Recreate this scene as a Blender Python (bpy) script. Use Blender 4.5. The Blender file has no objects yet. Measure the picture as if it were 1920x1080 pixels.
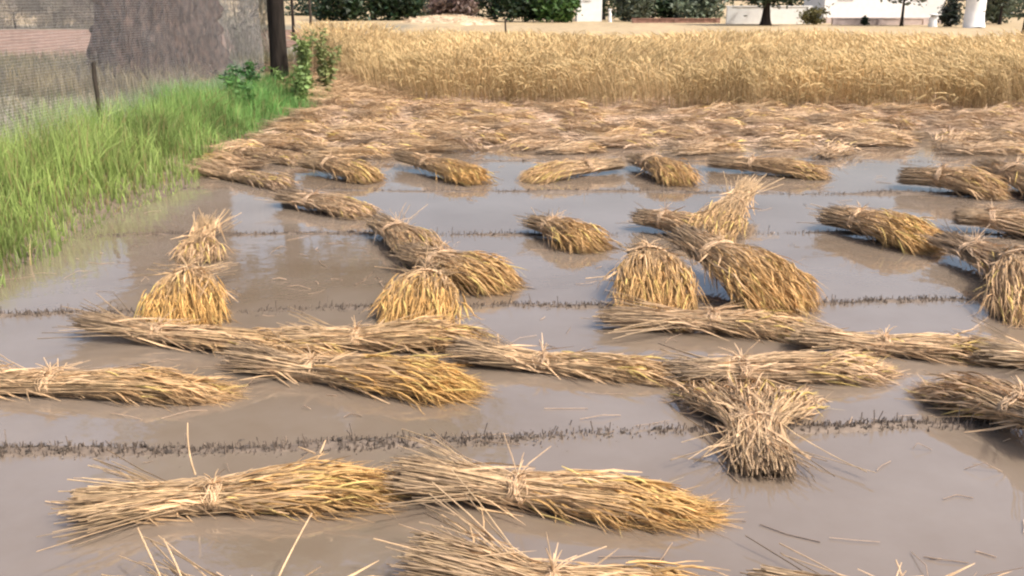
import bpy, math
import numpy as np
from mathutils import Vector

R = math.radians
scene = bpy.context.scene
col = scene.collection

# ------------------------------------------------------------------ camera
cam_data = bpy.data.cameras.new('camera')
cam = bpy.data.objects.new('camera', cam_data)
col.objects.link(cam)
cam.location = (0, 0, 1.6)
cam.rotation_euler = (R(90 - 16.70), 0, 0)
cam_data.sensor_width = 36.0
cam_data.lens = 36.0 * 1800 / 1920
cam_data.clip_end = 3000
scene.camera = cam

# ------------------------------------------------------------------ world, sun, exposure
SUN_EL, SUN_AZ = 54.0, 122.0       # degrees; azimuth clockwise from +Y (0 = straight ahead of the camera)
world = bpy.data.worlds.new('World')
scene.world = world
world.use_nodes = True
wn = world.node_tree.nodes
wl = world.node_tree.links
wn.clear()
sky = wn.new('ShaderNodeTexSky')
sky.sky_type = 'NISHITA'
sky.sun_disc = False
sky.sun_elevation = R(SUN_EL)
sky.sun_rotation = R(SUN_AZ)
sky.air_density = 1.0
sky.dust_density = 7.0
sky.ozone_density = 1.0
bg = wn.new('ShaderNodeBackground')
bg.inputs['Strength'].default_value = 0.15
out = wn.new('ShaderNodeOutputWorld')
wl.new(sky.outputs[0], bg.inputs['Color'])
wl.new(bg.outputs[0], out.inputs['Surface'])

sun_data = bpy.data.lights.new('sun', 'SUN')
sun_data.energy = 2.3
sun_data.angle = R(3.0)
sun_data.color = (1.0, 0.94, 0.84)
sun = bpy.data.objects.new('sun', sun_data)
col.objects.link(sun)
sd = Vector((math.sin(R(SUN_AZ)) * math.cos(R(SUN_EL)), math.cos(R(SUN_AZ)) * math.cos(R(SUN_EL)), math.sin(R(SUN_EL))))
sun.rotation_euler = sd.to_track_quat('Z', 'Y').to_euler()

vs = scene.view_settings
vs.view_transform = 'Standard'
vs.look = 'None'
vs.gamma = 1
vs.use_curve_mapping = False
vs.exposure = 0.75
scene.cycles.filter_width = 2.3

# ------------------------------------------------------------------ materials
def nodes_of(name):
    m = bpy.data.materials.new(name)
    m.use_nodes = True
    nt = m.node_tree
    return m, nt, nt.nodes['Principled BSDF']

def sock(n, *names):
    for k in names:
        if k in n.inputs:
            return n.inputs[k]

def tint_material(name, rough=0.7, spec=0.25, translucent=0.0, var=0.25, scale=18.0, bump=0.0, bump_scale=60.0, fine=0.0):
    """colour from the mesh's own 'tint' attribute, broken up by noise"""
    m, nt, b = nodes_of(name)
    N, L = nt.nodes, nt.links
    a = N.new('ShaderNodeAttribute'); a.attribute_name = 'tint'
    tc = N.new('ShaderNodeTexCoord')
    nz = N.new('ShaderNodeTexNoise'); nz.inputs['Scale'].default_value = scale; nz.inputs['Detail'].default_value = 4
    L.new(tc.outputs['Object'], nz.inputs['Vector'])
    mr = N.new('ShaderNodeMapRange')
    mr.inputs['From Min'].default_value = 0.3; mr.inputs['From Max'].default_value = 0.7
    mr.inputs['To Min'].default_value = 1 - var; mr.inputs['To Max'].default_value = 1 + var
    L.new(nz.outputs['Fac'], mr.inputs['Value'])
    mx = N.new('ShaderNodeVectorMath'); mx.operation = 'SCALE'
    L.new(a.outputs['Color'], mx.inputs[0]); L.new(mr.outputs[0], mx.inputs['Scale'])
    col_out = mx.outputs[0]
    if fine:
        n2 = N.new('ShaderNodeTexNoise'); n2.inputs['Scale'].default_value = fine; n2.inputs['Detail'].default_value = 6
        L.new(tc.outputs['Object'], n2.inputs['Vector'])
        m2 = N.new('ShaderNodeMapRange')
        m2.inputs['From Min'].default_value = 0.3; m2.inputs['From Max'].default_value = 0.7
        m2.inputs['To Min'].default_value = 0.72; m2.inputs['To Max'].default_value = 1.28
        L.new(n2.outputs['Fac'], m2.inputs['Value'])
        x2 = N.new('ShaderNodeVectorMath'); x2.operation = 'SCALE'
        L.new(col_out, x2.inputs[0]); L.new(m2.outputs[0], x2.inputs['Scale'])
        col_out = x2.outputs[0]
    L.new(col_out, b.inputs['Base Color'])
    b.inputs['Roughness'].default_value = rough
    sock(b, 'Specular IOR Level', 'Specular').default_value = spec
    if bump:
        n3 = N.new('ShaderNodeTexNoise'); n3.inputs['Scale'].default_value = bump_scale; n3.inputs['Detail'].default_value = 6
        L.new(tc.outputs['Object'], n3.inputs['Vector'])
        bp = N.new('ShaderNodeBump'); bp.inputs['Strength'].default_value = bump; bp.inputs['Distance'].default_value = 0.02
        L.new(n3.outputs['Fac'], bp.inputs['Height']); L.new(bp.outputs[0], b.inputs['Normal'])
    if translucent:
        t = N.new('ShaderNodeBsdfTranslucent'); L.new(col_out, t.inputs['Color'])
        ms = N.new('ShaderNodeMixShader'); ms.inputs[0].default_value = translucent
        L.new(b.outputs[0], ms.inputs[1]); L.new(t.outputs[0], ms.inputs[2])
        L.new(ms.outputs[0], N['Material Output'].inputs['Surface'])
    return m

def plain_material(name, c, rough=0.8, var=0.2, scale=6.0, spec=0.3, bump=0.2, stretch=(1, 1, 1)):
    m, nt, b = nodes_of(name)
    N, L = nt.nodes, nt.links
    tc = N.new('ShaderNodeTexCoord')
    mp = N.new('ShaderNodeMapping'); mp.inputs['Scale'].default_value = stretch
    L.new(tc.outputs['Object'], mp.inputs['Vector'])
    nz = N.new('ShaderNodeTexNoise'); nz.inputs['Scale'].default_value = scale; nz.inputs['Detail'].default_value = 6
    L.new(mp.outputs[0], nz.inputs['Vector'])
    cr = N.new('ShaderNodeValToRGB')
    cr.color_ramp.elements[0].position = 0.3; cr.color_ramp.elements[1].position = 0.7
    cr.color_ramp.elements[0].color = [max(0, x * (1 - var)) for x in c] + [1]
    cr.color_ramp.elements[1].color = [x * (1 + var) for x in c] + [1]
    L.new(nz.outputs['Fac'], cr.inputs['Fac']); L.new(cr.outputs[0], b.inputs['Base Color'])
    b.inputs['Roughness'].default_value = rough
    sock(b, 'Specular IOR Level', 'Specular').default_value = spec
    if bump:
        bp = N.new('ShaderNodeBump'); bp.inputs['Strength'].default_value = bump; bp.inputs['Distance'].default_value = 0.03
        L.new(nz.outputs['Fac'], bp.inputs['Height']); L.new(bp.outputs[0], b.inputs['Normal'])
    return m

def water_material():
    m, nt, b = nodes_of('muddy_water')
    N, L = nt.nodes, nt.links
    tc = N.new('ShaderNodeTexCoord')
    nz = N.new('ShaderNodeTexNoise'); nz.inputs['Scale'].default_value = 0.8; nz.inputs['Detail'].default_value = 8; nz.inputs['Roughness'].default_value = 0.62
    L.new(tc.outputs['Object'], nz.inputs['Vector'])
    cr = N.new('ShaderNodeValToRGB')
    cr.color_ramp.elements[0].position = 0.32; cr.color_ramp.elements[1].position = 0.68
    cr.color_ramp.elements[0].color = (0.150, 0.112, 0.078, 1)
    cr.color_ramp.elements[1].color = (0.208, 0.170, 0.138, 1)
    L.new(nz.outputs['Fac'], cr.inputs['Fac']); L.new(cr.outputs[0], b.inputs['Base Color'])
    b.inputs['Roughness'].default_value = 0.035
    b.inputs['IOR'].default_value = 2.0
    n2 = N.new('ShaderNodeTexNoise'); n2.inputs['Scale'].default_value = 7.0; n2.inputs['Detail'].default_value = 3
    L.new(tc.outputs['Object'], n2.inputs['Vector'])
    n3 = N.new('ShaderNodeTexNoise'); n3.inputs['Scale'].default_value = 1.1; n3.inputs['Detail'].default_value = 2
    L.new(tc.outputs['Object'], n3.inputs['Vector'])
    mu = N.new('ShaderNodeMath'); mu.operation = 'MULTIPLY'
    L.new(n2.outputs['Fac'], mu.inputs[0]); L.new(n3.outputs['Fac'], mu.inputs[1])
    bp = N.new('ShaderNodeBump'); bp.inputs['Strength'].default_value = 0.35; bp.inputs['Distance'].default_value = 0.01
    L.new(mu.outputs[0], bp.inputs['Height']); L.new(bp.outputs[0], b.inputs['Normal'])
    return m

M = {}
M['straw'] = tint_material('straw', rough=0.55, spec=0.35, translucent=0.05, var=0.25, scale=25)
M['ear'] = tint_material('grain_ear', rough=0.6, spec=0.3, translucent=0.1, var=0.25, scale=30)
M['crop'] = tint_material('standing_crop', rough=0.65, spec=0.2, translucent=0.2, var=0.15, scale=1.2)
M['grass'] = tint_material('green_grass', rough=0.5, spec=0.3, translucent=0.35, var=0.25, scale=3)
M['leaf'] = tint_material('tree_leaf', rough=0.5, spec=0.35, translucent=0.25, var=0.2, scale=2)
M['soil'] = tint_material('soil', rough=0.7, spec=0.3, var=0.22, scale=1.6, bump=0.6, bump_scale=14, fine=25)
M['water'] = water_material()
M['bark'] = plain_material('old_bark', (0.135, 0.088, 0.066), 0.9, 0.85, 16, 0.15, 1.0, (1, 1, 0.3))
M['dark_bark'] = plain_material('dark_bark', (0.030, 0.024, 0.020), 0.9, 0.4, 14, 0.15, 0.8, (1, 1, 0.2))
M['wood'] = plain_material('weathered_wood', (0.05, 0.04, 0.032), 0.85, 0.3, 20, 0.2, 0.4, (1, 1, 0.1))
M['wire'] = plain_material('galvanised_wire', (0.55, 0.53, 0.54), 0.6, 0.15, 8, 0.4, 0.0)
M['white'] = plain_material('whitewash', (0.80, 0.80, 0.79), 0.85, 0.05, 3, 0.2, 0.15)
M['pink_wall'] = plain_material('dusty_plaster', (0.52, 0.43, 0.40), 0.9, 0.12, 3, 0.2, 0.2)
M['dark'] = plain_material('dark_timber', (0.06, 0.05, 0.045), 0.7, 0.2, 8, 0.3, 0.1)
M['glass'] = plain_material('window_glass', (0.03, 0.04, 0.05), 0.08, 0.1, 3, 0.5, 0.0)
M['roof'] = plain_material('roof_sheet', (0.35, 0.33, 0.32), 0.6, 0.15, 5, 0.4, 0.1)
M['furrow'] = plain_material('furrowed_soil', (0.19, 0.122, 0.092), 0.9, 0.4, 3.5, 0.15, 0.4)
M['brick'] = plain_material('mud_brick', (0.24, 0.14, 0.11), 0.9, 0.3, 4, 0.15, 0.3)

# ------------------------------------------------------------------ helpers
def tag(o, label=None, cat=None, group=None, kind=None):
    if label: o['label'] = label
    if cat: o['category'] = cat
    if group: o['group'] = group
    if kind: o['kind'] = kind
    return o

def empty(name, loc=(0, 0, 0)):
    o = bpy.data.objects.new(name, None)
    o.empty_display_size = 0.1
    o.location = loc
    col.objects.link(o)
    return o

def mesh_np(name, V, F, C=None, smooth=True):
    """V (n,3), F list of int arrays (m,k) of equal k, C (n,3) tint"""
    me = bpy.data.meshes.new(name)
    V = np.asarray(V, np.float32)
    me.vertices.add(len(V)); me.vertices.foreach_set('co', V.ravel())
    loops = np.concatenate([f.ravel() for f in F]).astype(np.int32)
    totals = np.concatenate([np.full(len(f), f.shape[1], np.int32) for f in F])
    starts = np.concatenate([[0], np.cumsum(totals)[:-1]]).astype(np.int32)
    me.loops.add(len(loops)); me.loops.foreach_set('vertex_index', loops)
    me.polygons.add(len(totals)); me.polygons.foreach_set('loop_start', starts)
    try:
        me.polygons.foreach_set('loop_total', totals)
    except Exception:
        pass
    me.polygons.foreach_set('use_smooth', np.full(len(totals), smooth))
    if C is not None:
        at = me.attributes.new('tint', 'FLOAT_COLOR', 'POINT')
        C4 = np.concatenate([np.asarray(C, np.float32), np.ones((len(V), 1), np.float32)], 1)
        at.data.foreach_set('color', C4.ravel())
    me.update(calc_edges=True)
    return me

def link(name, me, mat, parent=None, loc=None):
    o = bpy.data.objects.new(name, me)
    if mat and not me.materials:
        me.materials.append(mat)
    col.objects.link(o)
    if parent:
        o.parent = parent
    if loc is not None:
        o.location = loc
    return o

class Buf:
    def __init__(s):
        s.V, s.F, s.C, s.n = [], {}, [], 0
    def add(s, V, F, C):
        s.V.append(V); s.C.append(C)
        for f in F:
            s.F.setdefault(f.shape[1], []).append(f + s.n)
        s.n += len(V)
    def strands(s, P, W, C, k=3, seed=0):
        """P (N,S,3) polylines, W (N,S) half widths, C (N,S,3) colours; k=2 ribbon, k>=3 tube"""
        N, S, _ = P.shape
        T = np.gradient(P, axis=1)
        T /= np.linalg.norm(T, axis=2, keepdims=True) + 1e-9
        rg = np.random.default_rng(seed + 7)
        ref = rg.normal(size=(N, 1, 3))
        A = np.cross(T, np.broadcast_to(ref, T.shape)); A /= np.linalg.norm(A, axis=2, keepdims=True) + 1e-9
        B = np.cross(T, A)
        if k == 2:
            V = np.stack([P - A * W[..., None], P + A * W[..., None]], 2)
        else:
            an = np.arange(k) * 2 * np.pi / k
            V = P[:, :, None] + W[:, :, None, None] * (np.cos(an)[None, None, :, None] * A[:, :, None] + np.sin(an)[None, None, :, None] * B[:, :, None])
        idx = np.arange(N * S * k).reshape(N, S, k)
        fs = []
        for j in range(k if k > 2 else 1):
            j2 = (j + 1) % k
            fs.append(np.stack([idx[:, :-1, j], idx[:, :-1, j2], idx[:, 1:, j2], idx[:, 1:, j]], -1).reshape(-1, 4))
        CC = np.repeat(C[:, :, None], k, 2).reshape(-1, 3)
        s.add(V.reshape(-1, 3), [np.concatenate(fs)], CC)
    def box(s, x0, x1, y0, y1, z0, z1, c=(1, 1, 1)):
        V = np.array([(x, y, z) for z in (z0, z1) for y in (y0, y1) for x in (x0, x1)], float)
        F = np.array([(0, 2, 3, 1), (4, 5, 7, 6), (0, 1, 5, 4), (2, 6, 7, 3), (0, 4, 6, 2), (1, 3, 7, 5)])
        s.add(V, [F], np.tile(c, (8, 1)))
    def quads(s, V4, C):
        n = len(V4)
        s.add(V4.reshape(-1, 3), [np.arange(n * 4).reshape(n, 4)], np.repeat(C, 4, 0))
    def mesh(s, name, smooth=True):
        return mesh_np(name, np.concatenate(s.V), [np.concatenate(f) for f in s.F.values()], np.concatenate(s.C), smooth)

def fbm(x, y, seed=0, octaves=3):
    """cheap smooth value noise, roughly -1..1"""
    rg = np.random.default_rng(seed)
    v = 0
    a = 1.0
    for o in range(octaves):
        for _ in range(3):
            th = rg.uniform(0, 2 * np.pi); f = (2 ** o) * rg.uniform(0.7, 1.4); ph = rg.uniform(0, 6.28)
            v = v + a * np.sin((x * math.cos(th) + y * math.sin(th)) * f + ph) / 3
        a *= 0.55
    return v

# ------------------------------------------------------------------ layout tables, metres
RIDGES = [(3.335, 0.0729), (4.975, 0.0494), (6.665, 0.0029), (8.27, -0.0343), (9.88, 0.0)]
SHEAVES = [
    ('foreground sheaf with ragged pale butts at left and one straw standing up at its tie', (-1.385, 2.773), (-0.442, 2.914), {'rb': 0.1, 'rt': 0.08, 'rh': 0.122, 'tie': 0.43, 'n': 420, 'gold': 0.85, 'wet': 0.25, 'pink': 0.05, 'droop': 0.35, 'fan': 0.8, 'messy': 1.2, 'straws': [((-1.046, 2.86, 0.098), (-1.079, 2.93, 0.254)), ((-0.639, 2.9, 0.156), (-0.624, 2.93, 0.19)), ((-0.656, 2.9, 0.156), (-0.723, 2.96, 0.15)), ((-1.395, 2.75, -0.025), (-1.572, 2.72, -0.037)), ((-1.377, 2.8, 0.014), (-1.55, 2.85, 0.005))]}),
    ('foreground sheaf with a clear straw band, pointed golden heads toward the right', (-0.358, 2.914), (0.621, 2.763), {'rb': 0.1, 'rt': 0.08, 'rh': 0.122, 'tie': 0.385, 'n': 430, 'gold': 0.9, 'wet': 0.55, 'pink': 0.25, 'zb': 0.035, 'zt': 0.015, 'droop': 0.55, 'fan': 0.45}),
    ('sheaf cut by the bottom edge, its butts below the banded foreground sheaf', (-0.257, 2.361), (0.62, 2.169), {'rb': 0.12, 'rt': 0.08, 'rh': 0.13, 'tie': 0.42, 'n': 400, 'gold': 0.8, 'wet': 0.5, 'pink': 0.3, 'zb': 0.06, 'zt': 0.03, 'droop': 0.4, 'straws': [((0.06, 2.36, 0.044), (-0.211, 2.56, 0.123)), ((-0.046, 2.4, 0.07), (-0.396, 2.42, 0.127))]}),
    ('sheaf mostly below the frame at the bottom right corner', (0.687, 2.298), (1.494, 2.169), {'rb': 0.1, 'rt': 0.075, 'rh': 0.12, 'tie': 0.42, 'n': 300, 'gold': 0.6, 'wet': 0.6, 'pink': 0.4, 'straws': [((1.083, 2.28, 0.03), (1.095, 2.4, 0.07))]}),
    ('sheaf at the bottom left corner with long straws sticking up in a V', (-1.058, 2.226), (-0.227, 2.192), {'rb': 0.11, 'rt': 0.08, 'rh': 0.12, 'tie': 0.42, 'n': 300, 'gold': 0.4, 'wet': 0.2, 'pink': 0.1, 'messy': 1.4, 'straws': [((-0.888, 2.2, 0.035), (-1.065, 2.42, 0.161)), ((-0.851, 2.2, 0.052), (-0.971, 2.36, 0.163)), ((-0.651, 2.2, 0.068), (-0.571, 2.44, 0.197))]}),
    ('sheaf cut by the left edge, upright straw tuft at its tie', (-2.455, 3.832), (-1.182, 3.751), {'rb': 0.1, 'rt': 0.085, 'rh': 0.12, 'tie': 0.39, 'n': 380, 'gold': 0.6, 'wet': 0.35, 'pink': 0.2, 'droop': 0.4, 'fan': 0.5, 'straws': [((-2.033, 4.0, -0.011), (-2.046, 4.05, 0.054)), ((-2.023, 4.0, -0.011), (-2.008, 4.05, 0.033))]}),
    ('long thin sheaf with dark butts lying below the left domed sheaf', (-2.101, 4.487), (-0.8, 4.219), {'rb': 0.085, 'rt': 0.07, 'rh': 0.1, 'tie': 0.3, 'n': 330, 'gold': 0.55, 'wet': 0.8, 'pink': 0.3, 'zb': 0.05, 'zt': 0.02, 'droop': 0.4, 'fan': 0.6}),
    ('sheaf with orange-gold heads and dark butts, left of centre', (-1.235, 4.07), (-0.169, 3.751), {'rb': 0.095, 'rt': 0.08, 'rh': 0.15, 'tie': 0.33, 'n': 420, 'gold': 1.0, 'wet': 0.75, 'pink': 0.25, 'zb': 0.02, 'droop': 0.35, 'fan': 0.8}),
    ('pale golden sheaf lying behind the orange-headed sheaf', (-1.071, 4.313), (-0.168, 4.364), {'rb': 0.09, 'rt': 0.075, 'rh': 0.12, 'tie': 0.36, 'n': 330, 'gold': 0.55, 'wet': 0.2, 'pink': 0.1, 'zb': 0.03, 'zt': 0.02, 'zh': 0.02, 'droop': 0.3, 'fan': 0.7}),
    ('slim sheaf with frayed dark butts and yellowish heads at centre', (-0.226, 4.136), (0.762, 3.929), {'rb': 0.1, 'rt': 0.07, 'rh': 0.1, 'tie': 0.37, 'n': 360, 'gold': 0.5, 'wet': 0.7, 'pink': 0.3, 'zb': 0.02, 'droop': 0.4, 'fan': 0.5}),
    ('sheaf with a dark clump at its butt, right of the slim central sheaf', (0.709, 3.929), (1.647, 4.005), {'rb': 0.085, 'rt': 0.09, 'rh': 0.12, 'tie': 0.32, 'n': 330, 'gold': 0.3, 'wet': 0.9, 'pink': 0.45, 'droop': 0.35, 'zb': 0.01}),
    ('long pale sheaf with a dark twig at its knot near the right edge', (1.377, 4.313), (2.288, 4.219), {'rb': 0.09, 'rt': 0.08, 'rh': 0.115, 'tie': 0.42, 'n': 350, 'gold': 0.35, 'wet': 0.25, 'pink': 0.35, 'zb': 0.03, 'droop': 0.4, 'straws': [((1.851, 4.5, -0.084), (1.833, 4.52, 0.022)), ((1.846, 4.5, -0.041), (1.881, 4.52, 0.028))]}),
    ('sheaf with dark butts cut by the right edge, beside the long pale sheaf', (2.137, 4.136), (3.055, 4.005), {'rb': 0.09, 'rt': 0.08, 'rh': 0.11, 'tie': 0.4, 'n': 300, 'gold': 0.4, 'wet': 0.8, 'pink': 0.35, 'zb': 0.02}),
    ('sheaf fanned out toward the camera, cut stalks splayed at its near end', (0.882, 3.047), (0.978, 3.774), {'rb': 0.125, 'rt': 0.115, 'rh': 0.28, 'tie': 0.45, 'n': 520, 'gold': 0.3, 'wet': 0.2, 'pink': 0.4, 'droop': 0.75, 'fan': 0.9, 'flat': 0.25, 'messy': 1.5, 'zt': 0.03}),
    ('brown sheaf at the right edge with dark shaded underside', (2.021, 3.137), (1.824, 3.762), {'rb': 0.12, 'rt': 0.1, 'rh': 0.15, 'tie': 0.4, 'n': 430, 'gold': 0.25, 'wet': 0.8, 'pink': 0.5, 'droop': 0.45, 'zb': 0.1, 'zt': 0.06, 'fan': 0.7}),  # shade under the overhang is put into the straw colour
    ('domed sheaf with golden ears drooping to the camera, left one of the pair', (-1.885, 5.443), (-1.679, 4.649), {'rb': 0.08, 'rt': 0.09, 'rh': 0.2, 'tie': 0.34, 'n': 380, 'gold': 1.0, 'wet': 0.2, 'pink': 0.1, 'zb': 0.03, 'zt': 0.09, 'zh': 0.01, 'droop': 0.75, 'fan': 1.05, 'flat': 0.5, 'earden': 1.5}),
    ('small sheaf with upright white cut ends behind the left domed sheaf', (-2.172, 6.655), (-1.996, 5.9), {'rb': 0.09, 'rt': 0.06, 'rh': 0.13, 'tie': 0.45, 'n': 240, 'gold': 0.35, 'wet': 0.0, 'pink': 0.1, 'zb': 0.07, 'zt': 0.03, 'droop': 0.6, 'flat': 0.5, 'messy': 1.5}),
    ('domed sheaf with golden ears drooping to the camera, right one of the pair', (-0.481, 5.388), (-0.486, 4.649), {'rb': 0.09, 'rt': 0.1, 'rh': 0.21, 'tie': 0.34, 'n': 380, 'gold': 0.95, 'wet': 0.4, 'pink': 0.15, 'zb': 0.03, 'zt': 0.08, 'zh': 0.01, 'droop': 0.7, 'fan': 1.05, 'flat': 0.5, 'earden': 1.5}),
    ('upper sheaf of the overlapping pair behind the right domed sheaf', (-0.946, 6.687), (-0.494, 5.798), {'rb': 0.125, 'rt': 0.115, 'rh': 0.17, 'tie': 0.36, 'n': 360, 'gold': 0.4, 'wet': 0.6, 'pink': 0.5, 'zb': 0.03, 'zt': 0.03, 'droop': 0.4, 'flat': 0.6}),
    ('lower sheaf of the overlapping pair, dark butts and rounded golden heads', (-0.658, 5.761), (-0.046, 5.28), {'rb': 0.13, 'rt': 0.12, 'rh': 0.19, 'tie': 0.36, 'n': 360, 'gold': 0.75, 'wet': 1.0, 'pink': 0.4, 'zb': 0.05, 'zt': 0.04, 'droop': 0.45, 'flat': 0.55, 'earden': 1.3}),
    ('small lone sheaf with black butts in the middle of the water', (0.154, 6.737), (0.526, 6.199), {'rb': 0.11, 'rt': 0.11, 'rh': 0.175, 'tie': 0.36, 'n': 330, 'gold': 0.75, 'wet': 1.0, 'pink': 0.35, 'zb': 0.03, 'zt': 0.03, 'droop': 0.5, 'flat': 0.6, 'earden': 1.3}),
    ('sheaf with pale cut ends pointing up and away, above the big central pile', (1.903, 7.611), (1.278, 6.228), {'rb': 0.11, 'rt': 0.09, 'rh': 0.21, 'tie': 0.38, 'n': 360, 'gold': 0.6, 'wet': 0.0, 'pink': 0.15, 'zb': 0.14, 'zt': 0.08, 'droop': 0.5, 'flat': 0.6, 'messy': 1.4}),
    ('sheaf with dark butts pointing left, above the big central pile', (0.917, 6.855), (1.38, 6.527), {'rb': 0.12, 'rt': 0.12, 'rh': 0.16, 'tie': 0.38, 'n': 320, 'gold': 0.4, 'wet': 1.0, 'pink': 0.55, 'zb': 0.03, 'zt': 0.03, 'droop': 0.4, 'flat': 0.6}),
    ('rounded sheaf with black butts and golden heads, alone at right', (2.295, 6.855), (2.801, 6.199), {'rb': 0.14, 'rt': 0.13, 'rh': 0.22, 'tie': 0.33, 'n': 450, 'gold': 0.85, 'wet': 1.0, 'pink': 0.3, 'zb': 0.03, 'zt': 0.04, 'droop': 0.55, 'flat': 0.62, 'earden': 1.3}),
    ('left sheaf of the big central pile, ears hanging to the camera', (0.81, 5.736), (0.768, 4.823), {'rb': 0.12, 'rt': 0.12, 'rh': 0.23, 'tie': 0.34, 'n': 420, 'gold': 0.8, 'wet': 0.6, 'pink': 0.2, 'zb': 0.08, 'zt': 0.12, 'zh': 0.02, 'droop': 0.6, 'fan': 1.0, 'flat': 0.5, 'earden': 1.4, 'straws': [((0.743, 5.6, 0.038), (0.439, 5.5, 0.01)), ((0.71, 5.6, 0.055), (0.51, 5.5, -0.017))]}),
    ('largest sheaf of the big central pile with dark butts and a wide golden skirt', (1.065, 5.736), (1.472, 4.841), {'rb': 0.13, 'rt': 0.15, 'rh': 0.25, 'tie': 0.36, 'n': 520, 'gold': 0.8, 'wet': 0.9, 'pink': 0.3, 'zb': 0.16, 'zt': 0.1, 'zh': 0.02, 'droop': 0.55, 'flat': 0.6, 'earden': 1.3}),
    ('straight sheaf lying in front of the big central pile', (0.491, 4.649), (1.52, 4.487), {'rb': 0.085, 'rt': 0.075, 'rh': 0.105, 'tie': 0.5, 'n': 340, 'gold': 0.45, 'wet': 0.55, 'pink': 0.45, 'zb': 0.02, 'zt': 0.03, 'droop': 0.35, 'fan': 0.7}),
    ('sheaf with soaked butts at the right edge, below the dark tangled ones', (2.803, 6.087), (2.988, 5.28), {'rb': 0.12, 'rt': 0.12, 'rh': 0.18, 'tie': 0.38, 'n': 340, 'gold': 0.2, 'wet': 1.0, 'pink': 0.7, 'zb': 0.06, 'zt': 0.05, 'droop': 0.4}),
    ('sheaf with hanging ears cut by the right edge beside the dark water edge', (3.004, 5.557), (2.689, 4.649), {'rb': 0.13, 'rt': 0.14, 'rh': 0.22, 'tie': 0.36, 'n': 380, 'gold': 0.45, 'wet': 1.0, 'pink': 0.5, 'zb': 0.08, 'zt': 0.12, 'droop': 0.6, 'flat': 0.55, 'earden': 1.3}),
    ('dark tangled sheaf at the right edge, second from the back', (3.209, 6.787), (3.754, 6.574), {'rb': 0.13, 'rt': 0.13, 'rh': 0.18, 'tie': 0.38, 'n': 340, 'gold': 0.25, 'wet': 1.0, 'pink': 0.7, 'zb': 0.05, 'zt': 0.05, 'droop': 0.4}),
    ('brown sheaf with black butts at right, rearmost of the tangled ones', (3.464, 8.438), (4.131, 7.959), {'rb': 0.15, 'rt': 0.15, 'rh': 0.22, 'tie': 0.38, 'n': 380, 'gold': 0.45, 'wet': 1.0, 'pink': 0.55, 'zb': 0.03, 'zt': 0.05, 'droop': 0.45, 'flat': 0.65}),
    ('sheaf lying behind the dark tangled one against the right edge', (4.388, 8.891), (4.44, 7.467), {'rb': 0.15, 'rt': 0.15, 'rh': 0.2, 'tie': 0.38, 'n': 340, 'gold': 0.5, 'wet': 0.6, 'pink': 0.5, 'zb': 0.04, 'zt': 0.06, 'droop': 0.4, 'flat': 0.65}),
    ('sheaf with a bright golden right end at the head of the grey water', (-1.114, 9.582), (-0.264, 8.541), {'rb': 0.12, 'rt': 0.12, 'rh': 0.2, 'tie': 0.38, 'n': 320, 'gold': 0.9, 'wet': 0.6, 'pink': 0.3, 'zb': 0.06, 'zt': 0.04, 'droop': 0.4, 'flat': 0.55, 'earden': 1.2}),
    ('sheaf with curved golden heads, right of the bright golden ended one', (1.038, 9.269), (0.122, 8.699), {'rb': 0.12, 'rt': 0.12, 'rh': 0.19, 'tie': 0.38, 'n': 300, 'gold': 0.6, 'wet': 0.6, 'pink': 0.45, 'zb': 0.03, 'zt': 0.03, 'droop': 0.45, 'flat': 0.55}),
    ('rounded golden sheaf between two longer ones before the swath', (1.224, 9.517), (1.551, 8.489), {'rb': 0.13, 'rt': 0.14, 'rh': 0.2, 'tie': 0.38, 'n': 300, 'gold': 0.7, 'wet': 0.6, 'pink': 0.4, 'zb': 0.03, 'zt': 0.04, 'droop': 0.5, 'flat': 0.6, 'earden': 1.2}),
    ('long dark-fronted sheaf with yellowish tip before the swath', (1.97, 9.392), (2.932, 8.891), {'rb': 0.13, 'rt': 0.12, 'rh': 0.18, 'tie': 0.36, 'n': 320, 'gold': 0.5, 'wet': 0.8, 'pink': 0.5, 'zb': 0.03, 'zt': 0.03, 'droop': 0.4, 'flat': 0.55}),
    ('reddish brown sheaf sticking out toward the thin trunk reflection', (-1.862, 7.695), (-1.105, 7.214), {'rb': 0.13, 'rt': 0.12, 'rh': 0.17, 'tie': 0.38, 'n': 300, 'gold': 0.3, 'wet': 0.9, 'pink': 0.85, 'zb': 0.03, 'zt': 0.02, 'droop': 0.4, 'flat': 0.5}),
    ('golden sheaf with rounded heads above the reddish brown one', (-1.997, 9.269), (-1.26, 8.699), {'rb': 0.13, 'rt': 0.13, 'rh': 0.18, 'tie': 0.38, 'n': 300, 'gold': 0.6, 'wet': 0.4, 'pink': 0.45, 'zb': 0.04, 'zt': 0.04, 'droop': 0.5, 'flat': 0.6, 'earden': 1.2}),
    ('pale scattered sheaf nearest the grassy bank, cut ends at left', (-2.981, 9.179), (-1.953, 8.363), {'rb': 0.15, 'rt': 0.11, 'rh': 0.15, 'tie': 0.42, 'n': 260, 'gold': 0.1, 'wet': 0.2, 'pink': 0.5, 'zb': 0.02, 'droop': 0.3, 'messy': 2.2, 'flat': 0.45}),
    ('flat pale sheaf beside the bank, behind the scattered one', (-3.329, 10.652), (-2.035, 9.582), {'rb': 0.13, 'rt': 0.11, 'rh': 0.15, 'tie': 0.4, 'n': 260, 'gold': 0.2, 'wet': 0.4, 'pink': 0.6, 'zb': 0.03, 'droop': 0.3, 'messy': 1.8, 'flat': 0.5}),
]
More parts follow.
